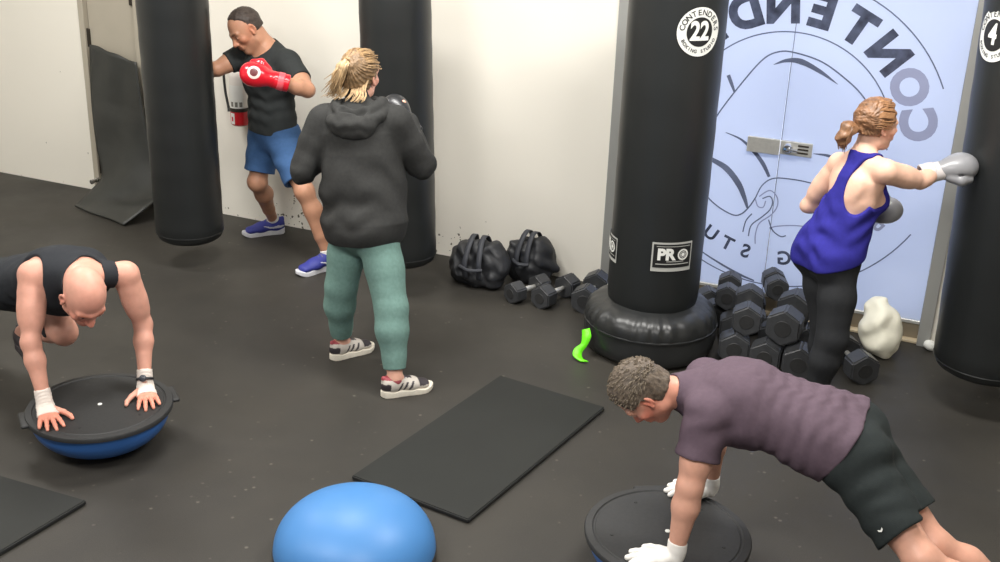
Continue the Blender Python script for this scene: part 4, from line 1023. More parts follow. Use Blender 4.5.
# ---------------------------------------------------------------- A: the man in red gloves
def man_red_gloves():
    J = dict(hipL=(-4.045, 6.035, .80), hipR=(-4.205, 6.125, .80), knL=(-3.80, 5.92, .50), knR=(-4.22, 6.02, .47), anL=(-3.665, 5.95, .10), anR=(-4.335, 6.35, .10),
             shL=(-3.965, 6.03, 1.265), shR=(-4.305, 6.12, 1.285), elL=(-3.75, 5.90, 1.15), wrL=(-3.86, 5.71, 1.235), elR=(-4.45, 5.93, 1.225), wrR=(-4.47, 5.955+.0, 1.22))
    J['wrR'] = V(*J['elR'])+nrm(V(-.30, -.02, -.04))*.10+V(0, 0, 0)
    J['elR'] = V(-4.43, 5.95, 1.19); J['wrR'] = V(-4.62, 5.98, 1.15)
    f = -RT*.60-AW*.55-UP*.58; H = Head((-4.24, 6.00, 1.445), f, UP-RT*.35, 1.08)
    F = Fig(J, H, W=1.08, Dp=1.06, arm=1.15, leg=1.0, neck=1.12); F.kfL = nrm(-RT*.7-AW*.7); F.kfR = nrm(-RT*.8-AW*.4)
    base = (-4.1, 6.05, 0); t = empty('person', base, 'man in black t-shirt, blue shorts and red boxing gloves beside the wall', 'person')
    s = Sdf(.005); F.full(s)
    for q, td in (('L', -RT*.75-AW*.65), ('R', -RT*.9-AW*.4)): foot(s, getattr(F, 'an'+q), td, 0, .8)
    gd = nrm(V(-4.02, 5.60, 1.29)-F.wrL); fist(s, F.wrL, gd, -AW, UP, .95); gr = nrm(F.wrR-F.elR); fist(s, F.wrR, gr, -AW, UP, .95)
    base_c = (1, 1, 1)
    def col(P): return H.colour(P, np.ones((len(P), 3)), lip=(.95, .62, .55), brow=(.25, .22, .2), stub=(.72, .68, .66), flush=(1.1, .78, .7))
    sdf_obj('body', s, skin_mat('tan', rgb(190, 140, 112)), t, col)
    # hair: short, receding at the temples, greying
    def hl(x, y, z):
        front = y-.045-.012*np.abs(x)/.03*0+.9*np.maximum(.062-z, 0)*0; temple = y-.030-.25*np.maximum(.055-np.abs(x), 0)+.9*np.maximum(np.abs(x)-.045, 0)
        low = -(z+.035)+.25*np.maximum(y+.02, 0)*2; side = np.where(np.abs(x) > .055, y-.030, -1)
        return np.maximum(np.maximum(temple, low), side)
    cap_hair(H, mat('hair_dark_grey', rgb(62, 52, 46), .6, noise=.35, nscale=90, bump=.5, bscale=250), t, hl, .0035, .0014, 4)
    tufts(H, t, mat('hair_dark_tuft', rgb(76, 64, 56), .6, noise=.3, nscale=60), hl, 900, .012, .0013, 3, lift=.003)
    # t-shirt
    s = Sdf(.005); F.torso(s, .004); F.neckp(s); 
    for q in 'LR': F.sleeve(s, q, .62, .066, .060)
    s.grow(.011)
    up = F.up
    s.cyl(F.sp(.045), F.sp(-.35), .30, k=.004);
    for q in 'LR': F.hem(s, getattr(F, 'sh'+q), getattr(F, 'el'+q), .66, .075, .050)
    s.ell(H.p(0, .01, -.06), V(.083, .095, .075), H.ax, op='s', k=.012); s.cone(F.sp(1.10, .0), H.p(0, -.03, -.02), .076, .095, op='s', k=.01); s.cone(F.sp(1.06, .045), F.sp(1.15, .04), .062, .08, op='s', k=.01)
    for a in ((F.sp(.35), up, F.rh, 85, .0060, .16), (F.sp(.15, .05), up, F.rh, 70, .006, .12), (F.sp(.85, .05, -.1), up+F.rs, F.rs, 70, .0045, .12), (F.sp(.7, .06, .05), up-F.rs, F.rs, 60, .0045, .14)): s.disp(folds(*a, seed=3))
    noisy(s, .0022, 5); sdf_obj('t_shirt', s, fabric('tee_black', (50, 53, 53)), t)
    # shorts
    s = Sdf(.005); F.torso(s, .0, k=.03); F.glutes(s)
    for q in 'LR':
        hp, kn = getattr(F, 'hip'+q), getattr(F, 'kn'+q); s.cone(hp, lerp(hp, kn, .8), .096, .090, k=.03)
    s.grow(.010); s.cut(F.sp(.13), F.up)
    for q in 'LR': F.hem(s, getattr(F, 'hip'+q), getattr(F, 'kn'+q), .80, .11, .082, .05)
    for q in 'LR': s.disp(folds(lerp(getattr(F, 'hip'+q), getattr(F, 'kn'+q), .4), up+F.rh*.4, F.rh, 60, .0055, .15, seed=ord(q)))
    noisy(s, .003, 7); g = sdf_obj('shorts', s, fabric('shorts_blue', (66, 98, 142)), t)
    shoe(t, F.anL, -RT*.75-AW*.65, 0, 'blue', sc=1.06); shoe(t, F.anR, -RT*.9-AW*.4, 0, 'blue')
    sock(t, F.anL, F.knL, 0, .035, 'white'); sock(t, F.anR, F.knR, 0, .035, 'white')
    red = mat('glove_red', rgb(214, 24, 42), .28, coat=.5, noise=.03, nscale=12)
    ring = mat('glove_ring', rgb(238, 214, 205), .4); dot = mat('glove_dot', rgb(96, 30, 34), .4, noise=.4, nscale=60)
    glove(t, F.wrL, gd, -AW*.9+RT*.2+UP*.2, UP, red, red, 1.14, (-AW*.95+UP*.45, ring, dot))
    glove(t, F.wrR, gr, -AW, UP, red, red, .96)
    return t

# ---------------------------------------------------------------- B: the woman in the grey hoodie
def woman_hoodie():
    J = dict(hipL=(-2.84, 4.87, .80), hipR=(-2.67, 4.80, .80), knL=(-2.88, 4.79, .44), knR=(-2.53, 4.70, .43), anL=(-2.93, 4.88, .10), anR=(-2.475, 4.625, .10),
             shL=(-2.985, 4.86, 1.285), shR=(-2.645, 4.94, 1.30), elL=(-3.055, 4.76, 1.05), wrL=(-2.98, 4.97, 1.15), elR=(-2.545, 5.03, 1.085), wrR=(-2.70, 5.17, 1.255))
    f = RT*.42+AW*.90-UP*.10; H = Head((-2.86, 4.985, 1.50), f, UP, 1.03, fem=True)
    F = Fig(J, H, W=1.24, Dp=1.30, arm=1.25, leg=1.12, fem=True, calf=1.0, bust=1.3, belly=.03, glute=1.22)
    F.kfL = nrm(RT*.5+AW*.5-UP*0); F.kfR = nrm(RT*.8+AW*.3)
    t = empty('person', (-2.75, 4.82, 0), 'woman with a blond ponytail in a charcoal hoodie and teal leggings, seen from behind', 'person')
    s = Sdf(.005); F.full(s); tdL = RT*.72+AW*.60; tdR = RT*.9+AW*.45
    foot(s, F.anL, tdL, 0, .76); foot(s, F.anR, tdR, 0, .76); gR = nrm(V(-2.80, 5.20, 1.34)-F.wrR); gL = nrm(V(-2.86, 5.08, 1.24)-F.wrL); fist(s, F.wrR, gR, -AW, RT, .85); fist(s, F.wrL, gL, -AW, RT, .85)
    sdf_obj('body', s, skin_mat('fair', rgb(224, 172, 150)), t, lambda P: H.colour(P, np.ones((len(P), 3)), brow=(.55, .42, .3), flush=(1.1, .8, .78)))
    # leggings
    s = Sdf(.005); F.torso(s, .0, lo=-.2); F.glutes(s); F.legs(s); 
    for q in 'LR': s.cone(lerp(getattr(F, 'kn'+q), getattr(F, 'an'+q), .35), getattr(F, 'an'+q), .055, .038, k=.04); s.cone(lerp(getattr(F, 'hip'+q), getattr(F, 'kn'+q), .6), lerp(getattr(F, 'kn'+q), getattr(F, 'an'+q), .3), .074, .058, k=.05)
    s.grow(.006); s.cut(F.sp(.25), F.up)
    for q in 'LR': F.hem(s, getattr(F, 'kn'+q), getattr(F, 'an'+q), .88, .06, .038, .02)
    noisy(s, .0012, 3); sdf_obj('leggings', s, fabric('leggings_teal', (110, 140, 132), noise=.09), t)
    # hoodie
    s = Sdf(.005); F.torso(s, .012, lo=-.12); F.torso(s, .03, lo=-.12, k=.05) if 0 else None; F.neckp(s, .004)
    s.ell(F.sp(-.02, -.02), V(.212, .180, .15), (F.rh, F.fh, F.up), k=.06); s.ell(F.sp(.40, -.01), V(.205, .165, .2), (F.rs, F.fs, F.up), k=.07)
    for q in 'LR':
        sh, el, wr = (getattr(F, n+q) for n in ('sh', 'el', 'wr')); s.chain([sh, lerp(sh, el, .5), el, lerp(el, wr, .5), lerp(el, wr, .94)], [.078, .076, .066, .056, .046], k=.035)
    s.grow(.006)
    hemc = F.sp(-.185); s.cyl(hemc, hemc-F.up*.3, .40, k=.005); 
    s.cyl(hemc-F.up*.02, hemc+F.up*.03, .175, k=.01)
    up = F.up
    for a in ((F.sp(.12, -.15, -.10), up+F.rh*.2, F.rh, 46, .0070, .12), (F.sp(.10, -.14, .10), up-F.rh*.3, F.rh, 52, .0070, .12), (F.sp(.45, -.1, -.2), up-F.rs*.8, F.rs, 44, .0075, .14), (F.sp(.45, -.1, .2), up+F.rs*.8, F.rs, 44, .0075, .14),
              (F.sp(.85, -.1, .2), up+F.rs*1.5, F.rs, 40, .0055, .12), (F.sp(.85, -.1, -.2), up-F.rs*1.5, F.rs, 40, .0055, .12), (F.elR, F.wrR-F.elR, up, 75, .006, .09), (F.elL, F.wrL-F.elL, up, 75, .006, .09)): s.disp(folds(*a, seed=int(a[3])))
    noisy(s, .003, 9, 20); hd = sdf_obj('hoodie', s, fabric('hoodie_charcoal', (51, 51, 50), noise=.1), t)
    # the hood: a soft double collar round the neck falling in a cowl on the back
    s = Sdf(.005); n0 = F.sp(1.03, -.01)
    R_ = lambda a, r, dz: n0+(F.rs*math.cos(a)*1.12+F.fs*math.sin(a))*r+UP*dz
    for ring, (r, dz, th) in enumerate(((.098, .075, .028), (.116, .046, .030))):
        pts = []; 
        for q in range(25):
            a = math.pi*2*q/24; back = max(0, -math.sin(a)); pts.append(R_(a, r+.024*back*ring, dz-.045*back-.022*back*ring))
        s.chain(pts, [th+.004*math.sin(q*1.7) for q in range(25)], k=.010)
    s.ell(n0-F.fs*.125-UP*.030, V(.118, .048, .062), (F.rs, F.fs, UP), k=.03)
    s.ell(n0-F.fs*.105+UP*.050, V(.070, .022, .034), (F.rs, F.fs, UP), op='s', k=.02)
    s.disp(folds(n0-F.fs*.12, UP+F.fs*.2, F.rs, 110, .003, .13, 2)); noisy(s, .003, 13, 40); sdf_obj('hood', s, MATS['hoodie_charcoal'], hd)
    # hem band
    # hair pulled up into a ponytail
    blond = mat('hair_blond', rgb(188, 158, 118), .45, noise=.4, nscale=26, bump=.6, bscale=120, stretch=(3, 3, .6)); dark = mat('hair_blond_dark', rgb(122, 96, 66), .5, noise=.35, nscale=60, bump=.6, bscale=200)
    def hl(x, y, z): return np.maximum(np.maximum(y-.052-.5*np.maximum(z-.03, 0)*0, -(z+.050)), np.where(z < .03, y-.012, -1))
    cap_hair(H, dark, t, hl, .011, .0020, 6, strand=lambda x, y, z: .0022*np.sin(np.arctan2(x, z-.09)*46+y*20))
    tie = H.p(-.012, -.104, .075); S_ = []; rnd = random.Random(4)
    s = Sdf(.004); s.chain([tie, tie+H.f*-.028-UP*.03-H.r*.01, tie-H.f*.034-UP*.085-H.r*.035, tie-H.f*.022-UP*.150-H.r*.075], [.016, .024, .021, .009], k=.02); s.disp(make_noise(120, .003, 4, (1.6, 1.6, .25))); pt = sdf_obj('ponytail', s, blond, t)
    for i in range(70):
        a = rnd.uniform(0, 6.28); rr = rnd.uniform(.010, .030); o = H.r*math.cos(a)*rr+H.f*math.sin(a)*rr*.8; l = rnd.uniform(.10, .19)
        S_.append([tie+o*.4, tie+o-H.f*.03-UP*.03-H.r*.008, tie+o*1.15-H.f*.038-UP*l*.6-H.r*.035, tie+o*1.2-H.f*.025-UP*l+H.r*rnd.uniform(-.10, -.03)])
    locks(pt, S_, blond, 'hair_lock', .0042)
    S_ = []
    for i in range(54):   # strands swept back over the skull to the tie
        a = rnd.uniform(-1.5, 1.5); y0 = rnd.uniform(-.02, .05); rr = .088
        p0 = H.p(math.sin(a)*.088, y0, .032+math.cos(a)*.098*(1-abs(y0)*.8)); p1 = H.p(math.sin(a)*.080, -.055, .045+math.cos(a)*.080); S_.append([p0, lerp(p0, p1, .5)+nrm(lerp(p0, p1, .5)-H.p(0, -.01, .03))*.006, p1, tie+H.r*math.sin(a)*.012+UP*math.cos(a)*.01])
    locks(t, S_, mat('hair_blond_mid', rgb(156, 126, 88), .45, noise=.3, nscale=40), 'swept_hair', .0030)
    S_ = []
    for i in range(46):   # the loose lower hair lying on the hood
        x0 = rnd.uniform(-.075, .075); l = rnd.uniform(.02, .09); p0 = H.p(x0, -.075+abs(x0)*.35, -.005); p1 = H.p(x0*1.05, -.100+abs(x0)*.3, -.05)
        S_.append([p0, p1, p1-H.f*.022-UP*.025+H.r*(x0*.25), p1-H.f*(.030+l*.25)-UP*(.035+l*.3)+H.r*(x0*.5-.35*l)])
    locks(t, S_, blond, 'loose_hair', .0036)
    m = MB(); m.tube([tie+(H.r*math.cos(a)+nrm(UP-H.f*.6)*math.sin(a))*.017 for a in np.linspace(0, 6.28, 17)], .005, 8, cap=False); m.build('hair_tie', mat('hair_tie', rgb(160, 130, 90), .7), t, True)
    shoe(t, F.anL, tdL, 0, 'white', sc=.93); shoe(t, F.anR, tdR, 0, 'white', sc=.95); 
    sock(t, F.anL, F.knL, 0, -.012, 'red', .034); sock(t, F.anR, F.knR, 0, -.012, 'red', .034)
    blk = mat('glove_black', rgb(34, 35, 38), .4, coat=.15)
    glove(t, F.wrR, gR, UP*.7-AW*.5+RT*.2, -RT, blk, blk, 1.0); glove(t, F.wrL, gL, -AW, RT, blk, blk, .92)
    return t

# ---------------------------------------------------------------- C: the woman in the blue tank top
def woman_tank():
    J = dict(hipL=(-.635, 5.50, .815), hipR=(-.515, 5.38, .815), knL=(-.53, 5.44, .46), knR=(-.48, 5.28, .46), anL=(-.53, 5.45, .09), anR=(-.545, 5.27, .09),
             shL=(-.60, 5.55, 1.24), shR=(-.372, 5.37, 1.282), elL=(-.722, 5.60, 1.0), wrL=(-.435, 5.66, .985), elR=(-.23, 5.54, 1.215), wrR=(-.160, 5.64, 1.247), bend=(0, 0, 0))
    J['bend'] = AW*-.01+RT*.008
    f = RT*.96+AW*.28-UP*.10; H = Head((-.455, 5.495, 1.462), f, UP+RT*.12, .95, fem=True)
    F = Fig(J, H, W=.90, Dp=.94, arm=.90, leg=.98, fem=True, bust=.80, glute=.95); F.kfL = nrm(RT); F.kfR = nrm(RT)
    t = empty('person', (-.56, 5.42, 0), 'auburn-haired woman in a royal blue tank top and black leggings punching the number 4 bag', 'person')
    s = Sdf(.0045); F.full(s); td = RT*.75-AW*.3; foot(s, F.anL, td, 0, .9); foot(s, F.anR, td, 0, .9)
    gR = nrm(RT*.92+AW*.05+UP*.22); gL = nrm(V(-.335, 5.60, 1.04)-F.wrL); fist(s, F.wrR, gR, -AW, UP, .8); fist(s, F.wrL, gL, -AW, UP, .8)
    # shoulder blades and spine furrow
    for q in (-1, 1): s.ell(F.sp(.83, -.070, q*.062), V(.042, .022, .055), (F.rs, F.fs, F.up), k=.03)
    s.cone(F.sp(.35, -.105), F.sp(.95, -.098), .008, .008, k=.022, op='s')
    sdf_obj('body', s, skin_mat('light', rgb(228, 184, 160)), t, lambda P: H.colour(P, np.ones((len(P), 3)), brow=(.5, .35, .25), flush=(1.12, .72, .66)))
    s = Sdf(.005); F.torso(s, .0, lo=-.2); F.glutes(s); F.legs(s); 
    for q in 'LR': s.cone(lerp(getattr(F, 'kn'+q), getattr(F, 'an'+q), .3), getattr(F, 'an'+q), .048, .032, k=.04); s.cone(lerp(getattr(F, 'hip'+q), getattr(F, 'kn'+q), .5), lerp(getattr(F, 'kn'+q), getattr(F, 'an'+q), .3), .066, .049, k=.05)
    s.grow(.005); s.cut(F.sp(.30), F.up)
    for q in 'LR': F.hem(s, getattr(F, 'kn'+q), getattr(F, 'an'+q), .92, .06, .034, .02)
    noisy(s, .001, 3); sdf_obj('leggings', s, fabric('leggings_black', (38, 39, 41)), t)
    # racerback tank
    s = Sdf(.0045); F.torso(s, .006, lo=-.2); F.glutes(s, .004); F.neckp(s); s.ell(F.sp(.10, -.01), V(.165, .132, .13), (F.rh, F.fh, F.up), k=.05); s.ell(F.sp(.40, .0), V(.130, .110, .15), (F.rs, F.fs, F.up), k=.05); s.grow(.006)
    s.cut(F.hm-UP*.01, -(UP-RT*.30), k=.004)
    for q, sh in ((-1, F.shL), (1, F.shR)):
        s.ell(F.sp(.90, -.075, q*.106), V(.076, .075, .150), (F.rs, F.fs, F.up), op='s', k=.008)      # the open back either side of the strap
        s.ell(F.sp(.93, .03, q*.158), V(.060, .10, .125), (F.rs, F.fs, F.up), op='s', k=.008)
        s.cone(sh, getattr(F, 'el'+('L' if q < 0 else 'R')), .085, .085, op='s', k=.006)
    s.cone(F.sp(1.06, .01), H.p(0, -.03, -.02), .066, .085, op='s', k=.008); s.ell(F.sp(1.10, .03), V(.072, .080, .085), (F.rs, F.fs, F.up), op='s', k=.008)
    for a in ((F.sp(.45, -.1, -.03), F.up+F.rs*.7, F.rs, 75, .0045, .11), (F.sp(.22, -.12, .03), F.up-F.rh*.25, F.rh, 62, .0065, .12), (F.sp(.08, -.1, 0), F.up+F.rh*.3, F.rh, 80, .005, .10), (F.sp(.5, 0, .12), F.up-F.fs, F.rs, 80, .005, .1)): s.disp(folds(*a, seed=int(a[3])))
    noisy(s, .002, 15); sdf_obj('tank_top', s, fabric('tank_blue', (46, 43, 132)), t)
    au = mat('hair_auburn', rgb(128, 92, 64), .42, noise=.4, nscale=40, bump=.6, bscale=130); 
    def hl(x, y, z): return np.maximum(np.maximum(y-.050+.5*np.maximum(-z+.03, 0), -(z+.045)), np.where((z < .025) & (np.abs(x) > .05), y-.004, -1))
    cap_hair(H, au, t, hl, .013, .0022, 9, strand=lambda x, y, z: .0022*np.sin(np.arctan2(z-.02, y+.11)*34))
    tie = H.p(0, -.112, -.018); s = Sdf(.004); s.chain([tie, tie-H.f*.035-H.u*.012, tie-H.f*.048-H.u*.055, tie-H.f*.035-H.u*.090], [.020, .034, .034, .018], k=.02); s.disp(make_noise(110, .004, 4)); pt = sdf_obj('ponytail', s, au, t)
    rnd = random.Random(8); S_ = []
    for i in range(60):
        a = rnd.uniform(0, 6.28); rr = rnd.uniform(.015, .036); o = H.r*math.cos(a)*rr+H.u*math.sin(a)*rr*.6; l = rnd.uniform(.05, .12)
        S_.append([tie+o*.3, tie+o-H.f*.038-H.u*.012, tie+o*1.1-H.f*.052-H.u*l*.6, tie+o-H.f*.040-H.u*l])
    locks(pt, S_, au, 'hair_lock', .0042); S_ = []
    for i in range(44):
        a = rnd.uniform(-1.9, 1.9); p0 = H.p(math.sin(a)*.086, .045-.02*abs(math.sin(a)), .03+math.cos(a)*.094); p1 = H.p(math.sin(a)*.086, -.05, .028+math.cos(a)*.088); S_.append([p0, lerp(p0, p1, .5)+nrm(lerp(p0, p1, .5)-H.p(0, -.01, .03))*.008, p1, tie+H.r*math.sin(a)*.016+H.u*math.cos(a)*.012])
    locks(t, S_, mat('hair_auburn_light', rgb(158, 116, 80), .4), 'swept_hair', .0030)
    shoe(t, F.anL, td, 0, 'black', sc=.9); shoe(t, F.anR, td, 0, 'black', sc=.9)
    sv = mat('glove_silver', rgb(140, 140, 143), .38, coat=.2, noise=.03, nscale=10); wh = mat('glove_cuff_white', rgb(205, 198, 196), .5)
    glove(t, F.wrR, gR, UP*.8-AW*.5, -RT*.3-AW*.6, sv, wh, 1.08); glove(t, F.wrL, gL, -AW, UP, sv, sv, 1.0)
    return t

# ---------------------------------------------------------------- D: the bald man on the left trainer
def bald_man():
    J = dict(wrR=(-3.565, 3.425, .262), wrL=(-3.307, 3.775, .262), elR=(-3.655, 3.475, .505), elL=(-3.385, 3.885, .490), shR=(-3.715, 3.585, .775), shL=(-3.415, 3.835, .745),
             hipL=(-4.03, 3.96, .565), hipR=(-4.13, 3.78, .565), knL=(-3.84, 3.86, .36), anL=(-4.22, 3.97, .24), knR=(-4.50, 3.98, .42), anR=(-4.86, 4.14, .12))
    bd = nrm(V(.87, -.5, 0)); H = Head((-3.325, 3.475, .790), -UP*.80+bd*.62, bd*.80+UP*.50, 1.09)
    F = Fig(J, H, W=1.06, Dp=1.05, arm=1.04, leg=1.0, neck=1.12)
    t = empty('person', (-3.9, 3.85, 0), 'bald man in a black tank top planking with wrapped hands', 'person')
    s = Sdf(.004); F.full(s); dR, dL = nrm(V(.78, -.62, -.10)), nrm(V(.70, -.71, -.10))
    wR, wL = F.wrR-V(0, 0, .026), F.wrL-V(0, 0, .026)
    s.cone(F.wrR, wR, .026, k=.01); s.cone(F.wrL, wL, .026, k=.01)
    hand(s, wR, dR, UP, nrm(V(.6, .8, 0)), 1.04, curl=.12, spread=.34, thumb_out=1.4); hand(s, wL, dL, UP, nrm(V(-.6, -.8, 0)), 1.04, curl=.12, spread=.30, thumb_out=1.4)
    foot(s, F.anL, V(1, -.5, 0), .14, .8); foot(s, F.anR, V(1, -.5, 0), .02, .8)
    def col(P):
        c = H.colour(P, np.ones((len(P), 3)), lip=(.95, .6, .58), brow=(.75, .6, .5), flush=(1.08, .78, .74)); x, y, z = H.loc(P)
        w = (np.exp(-((y-.10)/.06)**2)*(x*x+y*y+z*z < .17**2)*.5)[:, None]; c = c*(1-w)+c*w*np.array((1.0, .72, .70))
        h = (((P-V(-3.44, 3.35, .2))**2).sum(1) < .1**2) | (((P-V(-3.19, 3.66, .2))**2).sum(1) < .1**2); c[h] *= np.array((1.05, .85, .80)); return c
    sdf_obj('body', s, skin_mat('pink', rgb(210, 154, 134)), t, col)
    s = Sdf(.005); F.torso(s, .004); F.neckp(s); s.ell(F.sp(.72, .07), V(.15, .09, .13), (F.rs, F.fs, F.up), k=.05); s.grow(.007)
    for q, sh, el in ((-1, F.shL, F.elL), (1, F.shR, F.elR)):
        s.cone(sh+F.rs*q*.012, lerp(sh, el, .4)+F.rs*q*.02, .084, .075, op='s', k=.006); s.ell(sh+F.rs*q*.05, V(.085, .14, .12), (F.rs, F.fs, F.up), op='s', k=.006)
    s.cone(F.sp(1.10, .0), H.p(0, -.02, -.02), .078, .095, op='s', k=.01)
    s.cyl(F.sp(.02), F.sp(-.5), .35)
    for a in ((F.sp(.6, -.1), F.up, F.rs, 60, .0035, .2), (F.sp(.55, .1), F.up+F.rs*.4, F.rs, 60, .006, .2)): s.disp(folds(*a, seed=2))
    noisy(s, .0016, 2); tk = sdf_obj('tank_top', s, fabric('tank_black', (42, 44, 48)), t)
    m = MB()
    s = Sdf(.005); F.torso(s, .0); F.glutes(s)
    for q in 'LR': hp, kn = getattr(F, 'hip'+q), getattr(F, 'kn'+q); s.cone(hp, lerp(hp, kn, .9), .098, .085, k=.03)
    s.grow(.010); s.cut(F.sp(.13), F.up)
    F.hem(s, F.hipL, F.knL, .90, .11, .08, .05); F.hem(s, F.hipR, F.knR, .8, .11, .08, .05); noisy(s, .003, 3); sdf_obj('shorts', s, fabric('shorts_black', (44, 46, 48)), t)
    shoe(t, F.anL, V(1, -.5, 0), .14, 'black', tilt=0); shoe(t, F.anR, V(1, -.5, 0), .003, 'black', tilt=.5)
    # hand wraps: round the wrist and over the palm, and a black watch
    wh = mat('wrap_white', rgb(228, 216, 206), .8, noise=.05, nscale=40, bump=.4, bscale=120)
    for w, F_w, el, d, side in ((wR, F.wrR, F.elR, dR, nrm(V(.6, .8, 0))), (wL, F.wrL, F.elL, dL, nrm(V(-.6, -.8, 0)))):
        s = Sdf(.004); up_ = nrm(el-F_w); th = side
        s.cone(w, F_w+up_*.055, .036, .034, k=.012); s.fcone(w, w+d*.078, th, .037, .047, .026, .0205, k=.012); s.cut(F_w+up_*.055, up_); s.cyl(w+d*.074, w+d*.13, .08, k=.003); s.cut((0, 0, .2035), (0, 0, -1))
        s.disp(lambda X, Y, Z, w=w, d=d, u=up_: .0016*np.sin(((X-w[0])*(d[0]-u[0])+(Y-w[1])*(d[1]-u[1])+(Z-w[2])*(d[2]-u[2]))*300))
        sdf_obj('hand_wrap', s, wh, t)
    u = nrm(F.elL-F.wrL); c = F.wrL+u*.012; a, b = nrm(np.cross(u, V(1, 0, 0))), None; b = np.cross(u, a)
    m = MB(); m.tube([c+(a*math.cos(q)+b*math.sin(q))*.0345 for q in np.linspace(0, 6.2832, 33)], .0065, 8, cap=False); wtc = m.build('watch', mat('watch_black', rgb(30, 30, 34), .4), t, True)
    o = nrm(V(.45, -.85, .25)); o = nrm(o-u*(o@u)); s = Sdf(.003); s.ell(c+o*.039, V(.017, .009, .017), (np.cross(o, u), o, u)); sdf_obj('watch_face', s, mat('watch_glass', rgb(60, 62, 68), .15), wtc)
    return t

# ---------------------------------------------------------------- E: the man in the plum shirt
def plum_man():
    J = dict(wrL=(-.755, 3.565, .268), wrR=(-.755, 4.085, .262), elL=(-.738, 3.60, .515), elR=(-.765, 4.07, .505), shL=(-.722, 3.70, .765), shR=(-.80, 4.01, .745),
             hipL=(-.220, 3.785, .665), hipR=(-.255, 3.96, .672), knL=(.065, 3.62, .44), knR=(.10, 3.79, .40), anL=(.445, 3.66, .235), anR=(.475, 3.86, .215), bend=(0, 0, .032))
    H = Head((-.968, 3.715, .785), -UP*.93-RT*.28+AW*.02, -RT*.93+UP*.28, 1.0)
    F = Fig(J, H, W=1.06, Dp=1.08, arm=1.20, leg=1.0, glute=1.04); kf = nrm(-UP*.8+RT*.3); F.kfL = F.kfR = nrm(V(.3, 0, -.9))
    t = empty('person', (-.3, 3.85, 0), 'man with short brown hair in plum t-shirt and black shorts, planking', 'person')
    s = Sdf(.004); F.full(s); d = nrm(V(-.93, -.37, -.10)); dr = nrm(V(-.93, -.20, -.08)); wL, wR = F.wrL-V(0, 0, .028), F.wrR-V(0, 0, .026)
    s.cone(F.wrL, wL, .026, k=.01); s.cone(F.wrR, wR, .026, k=.01)
    hand(s, wL, d, UP, AW, 1.02, curl=.12, spread=.4, thumb_out=1.2); hand(s, wR, dr, UP, -AW, 1.02, curl=.12, spread=.4, thumb_out=1.2)
    for q in (F.anL, F.anR): s.cone(q, q+V(.02, 0, -.04), .030, .026, k=.02); s.cone(q+V(.02, 0, -.04), q*V(1, 1, 0)+V(.01, 0, .05), .026, .020, k=.02)
    td = nrm(V(-.98, -.15, 0)); shoe(t, F.anL-td*.19, td, .003, 'black', tilt=1.1); shoe(t, F.anR-td*.19, td, .003, 'black', tilt=1.1)
    def col(P):
        c = H.colour(P, np.ones((len(P), 3)), lip=(.95, .6, .55), brow=(.4, .3, .25), stub=(.85, .72, .68), flush=(1.12, .62, .58)); x, y, z = H.loc(P)
        n = ((z < -.01) & (z > -.16) & (np.abs(x) < .1) & (y > -.08))[:, None]*.35; return c*(1-n)+c*n*np.array((1.08, .66, .60))
    sdf_obj('body', s, skin_mat('ruddy', rgb(208, 156, 134)), t, col)
    def hl(x, y, z): return np.maximum(np.maximum(y-.068+.25*np.abs(x), -(z+.062)), np.where(z < .022, y+.012-.3*np.maximum(z, -.02), -1))
    cap_hair(H, mat('hair_brown_grey', rgb(92, 80, 68), .6, noise=.45, nscale=70, bump=.7, bscale=220), t, hl, .013, .0018, 12, strand=lambda x, y, z: .0012*np.sin(x*520+y*90)*np.cos(y*160+z*60))
    rnd = random.Random(5); S_ = []
    for i in range(520):
        a = rnd.uniform(-1.7, 1.7); b = rnd.uniform(-1.9, .62); n = V(math.sin(a)*math.cos(b*.5), math.sin(b), math.cos(a)*math.cos(b)*.9+.05); n = nrm(n); p0 = H.p(*(V(0, -.014, .031)+n*V(.090, .110, .101))); nn = nrm(H.r*n[0]+H.f*n[1]+H.u*n[2]); q = nn*.006*rnd.uniform(.4, 1)+(H.f-nn*(nn@H.f))*.020*rnd.uniform(.5, 1)+H.r*rnd.uniform(-.005, .005)
        x, y, z = n*V(.09, .11, .101)+V(0, -.014, .031)
        if hl(x, y, z) < -.006: S_.append([p0-nn*.003, p0+q*.4+nn*.002, p0+q*.8+nn*.001, p0+q])
    locks(t, S_, mat('hair_brown_light', rgb(104, 92, 76), .55), 'hair_tufts', .0019)
    # t-shirt
    s = Sdf(.005); F.torso(s, .008, lo=-.2); F.glutes(s, .006); F.neckp(s)
    s.ell(F.sp(.22, .0), V(.170, .125, .16), (F.rh, F.fh, F.up), k=.06)
    for q in 'LR': F.sleeve(s, q, .60, .067, .070)
    s.grow(.011); s.cyl(F.sp(.06), F.sp(-.5), .35, k=.004);
    for q in 'LR': F.hem(s, getattr(F, 'sh'+q), getattr(F, 'el'+q), .60, .08, .054)
    s.ell(H.p(0, -.01, -.05), V(.080, .105, .078), H.ax, op='s', k=.01); s.ell(F.sp(1.15, .005), V(.078, .092, .072), (F.rs, F.fs, F.up), op='s', k=.012)
    for a in ((F.sp(.10), F.up, F.rh, 92, .0055, .17), (F.sp(.38), F.up+F.rh*.1, F.rh, 120, .0040, .20), (F.sp(.6), F.up+F.fs*.3, F.rs, 52, .0035, .2), (F.shL-F.rs*.02, F.up-F.fs, F.fs, 60, .005, .12), (lerp(F.shL, F.elL, .5), F.elL-F.shL, F.up, 70, .004, .08)): s.disp(folds(*a, seed=int(a[3])))
    noisy(s, .0022, 21); sdf_obj('t_shirt', s, fabric('tee_plum', (90, 75, 85)), t)
    s = Sdf(.005); F.torso(s, .002, k=.03); F.glutes(s)
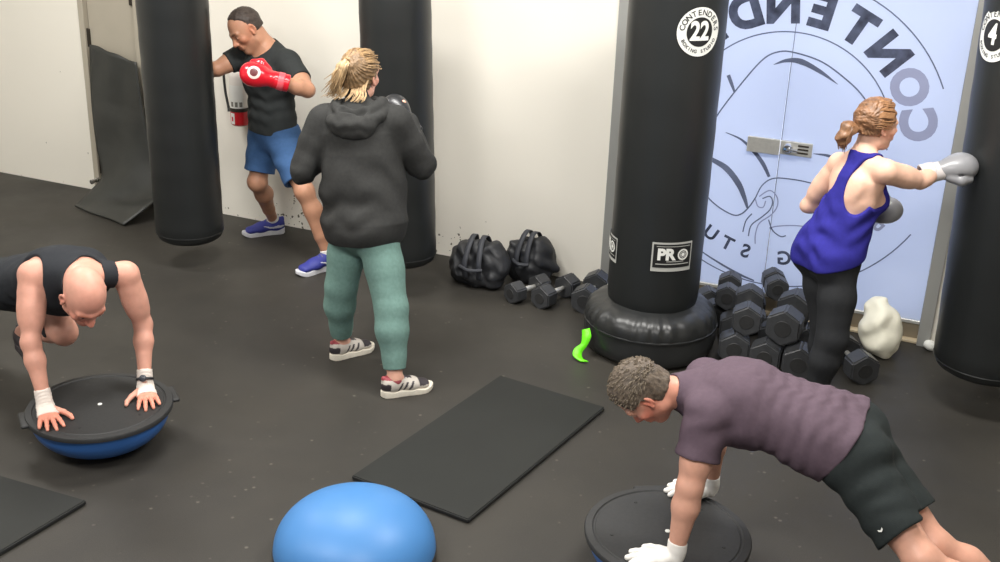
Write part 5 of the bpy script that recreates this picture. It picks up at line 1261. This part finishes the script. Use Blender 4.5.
    for q in 'LR': hp, kn = getattr(F, 'hip'+q), getattr(F, 'kn'+q); s.cone(hp, lerp(hp, kn, .78), .100, .088, k=.03)
    s.grow(.010); s.cut(F.sp(.20), F.up)
    for q in 'LR': F.hem(s, getattr(F, 'hip'+q), getattr(F, 'kn'+q), .74, .115, .080, .05)
    for q in 'LR': hp, kn = getattr(F, 'hip'+q), getattr(F, 'kn'+q); s.disp(folds(lerp(hp, kn, .2), kn-hp, F.rh, 68, .0065, .13, 3)); s.disp(folds(lerp(hp, kn, .6)+F.fh*.05, kn-hp+F.fh*.2, F.rh, 80, .0045, .10, 6))
    noisy(s, .0025, 6); sh = sdf_obj('shorts', s, fabric('shorts_charcoal', (40, 45, 45)), t)
    # small white mark near the hem
    hp, kn = F.hipL, F.knL; ax_ = nrm(kn-hp); o = nrm(V(-.25, -1, .05)); o = nrm(o-ax_*(o@ax_)); c = lerp(hp, kn, .62)+o*.105-UP*.0; q2 = np.cross(ax_, o)
    m = MB(); tri = lambda a, b, w: m.add([tuple(c+ax_*a[0]+q2*a[1]+o*.004), tuple(c+ax_*b[0]+q2*b[1]+o*.004), tuple(c+ax_*(b[0]+w)+q2*b[1]+o*.004), tuple(c+ax_*(a[0]+w)+q2*a[1]+o*.004)], [(0, 1, 2, 3)])
    tri((0, -.010), (.006, 0), .007); tri((.006, 0), (0, .010), .007); lg = m.build('white_logo', M_WHITE, sh)
    # thin white gloves: cotton over hand and wrist
    wh = mat('glove_cotton', rgb(232, 228, 222), .8, noise=.04, nscale=40, bump=.3, bscale=140)
    for w, Fw, el, dd, th in ((wL, F.wrL, F.elL, d, AW), (wR, F.wrR, F.elR, dr, -AW)):
        s = Sdf(.004); u = nrm(el-Fw); s.cone(w, Fw+u*.035, .030, .033, k=.01); hand(s, w, dd, UP, th, 1.02, curl=.12, spread=.4, thumb_out=1.2); s.grow(.0035); s.cut(Fw+u*.035, u); s.cut((0, 0, .2035), (0, 0, -1)); s.disp(make_noise(80, .0010, 2))
        g = sdf_obj('glove', s, wh, t)
    return t

for fn in (man_red_gloves, woman_hoodie, woman_tank, bald_man, plum_man): fn()
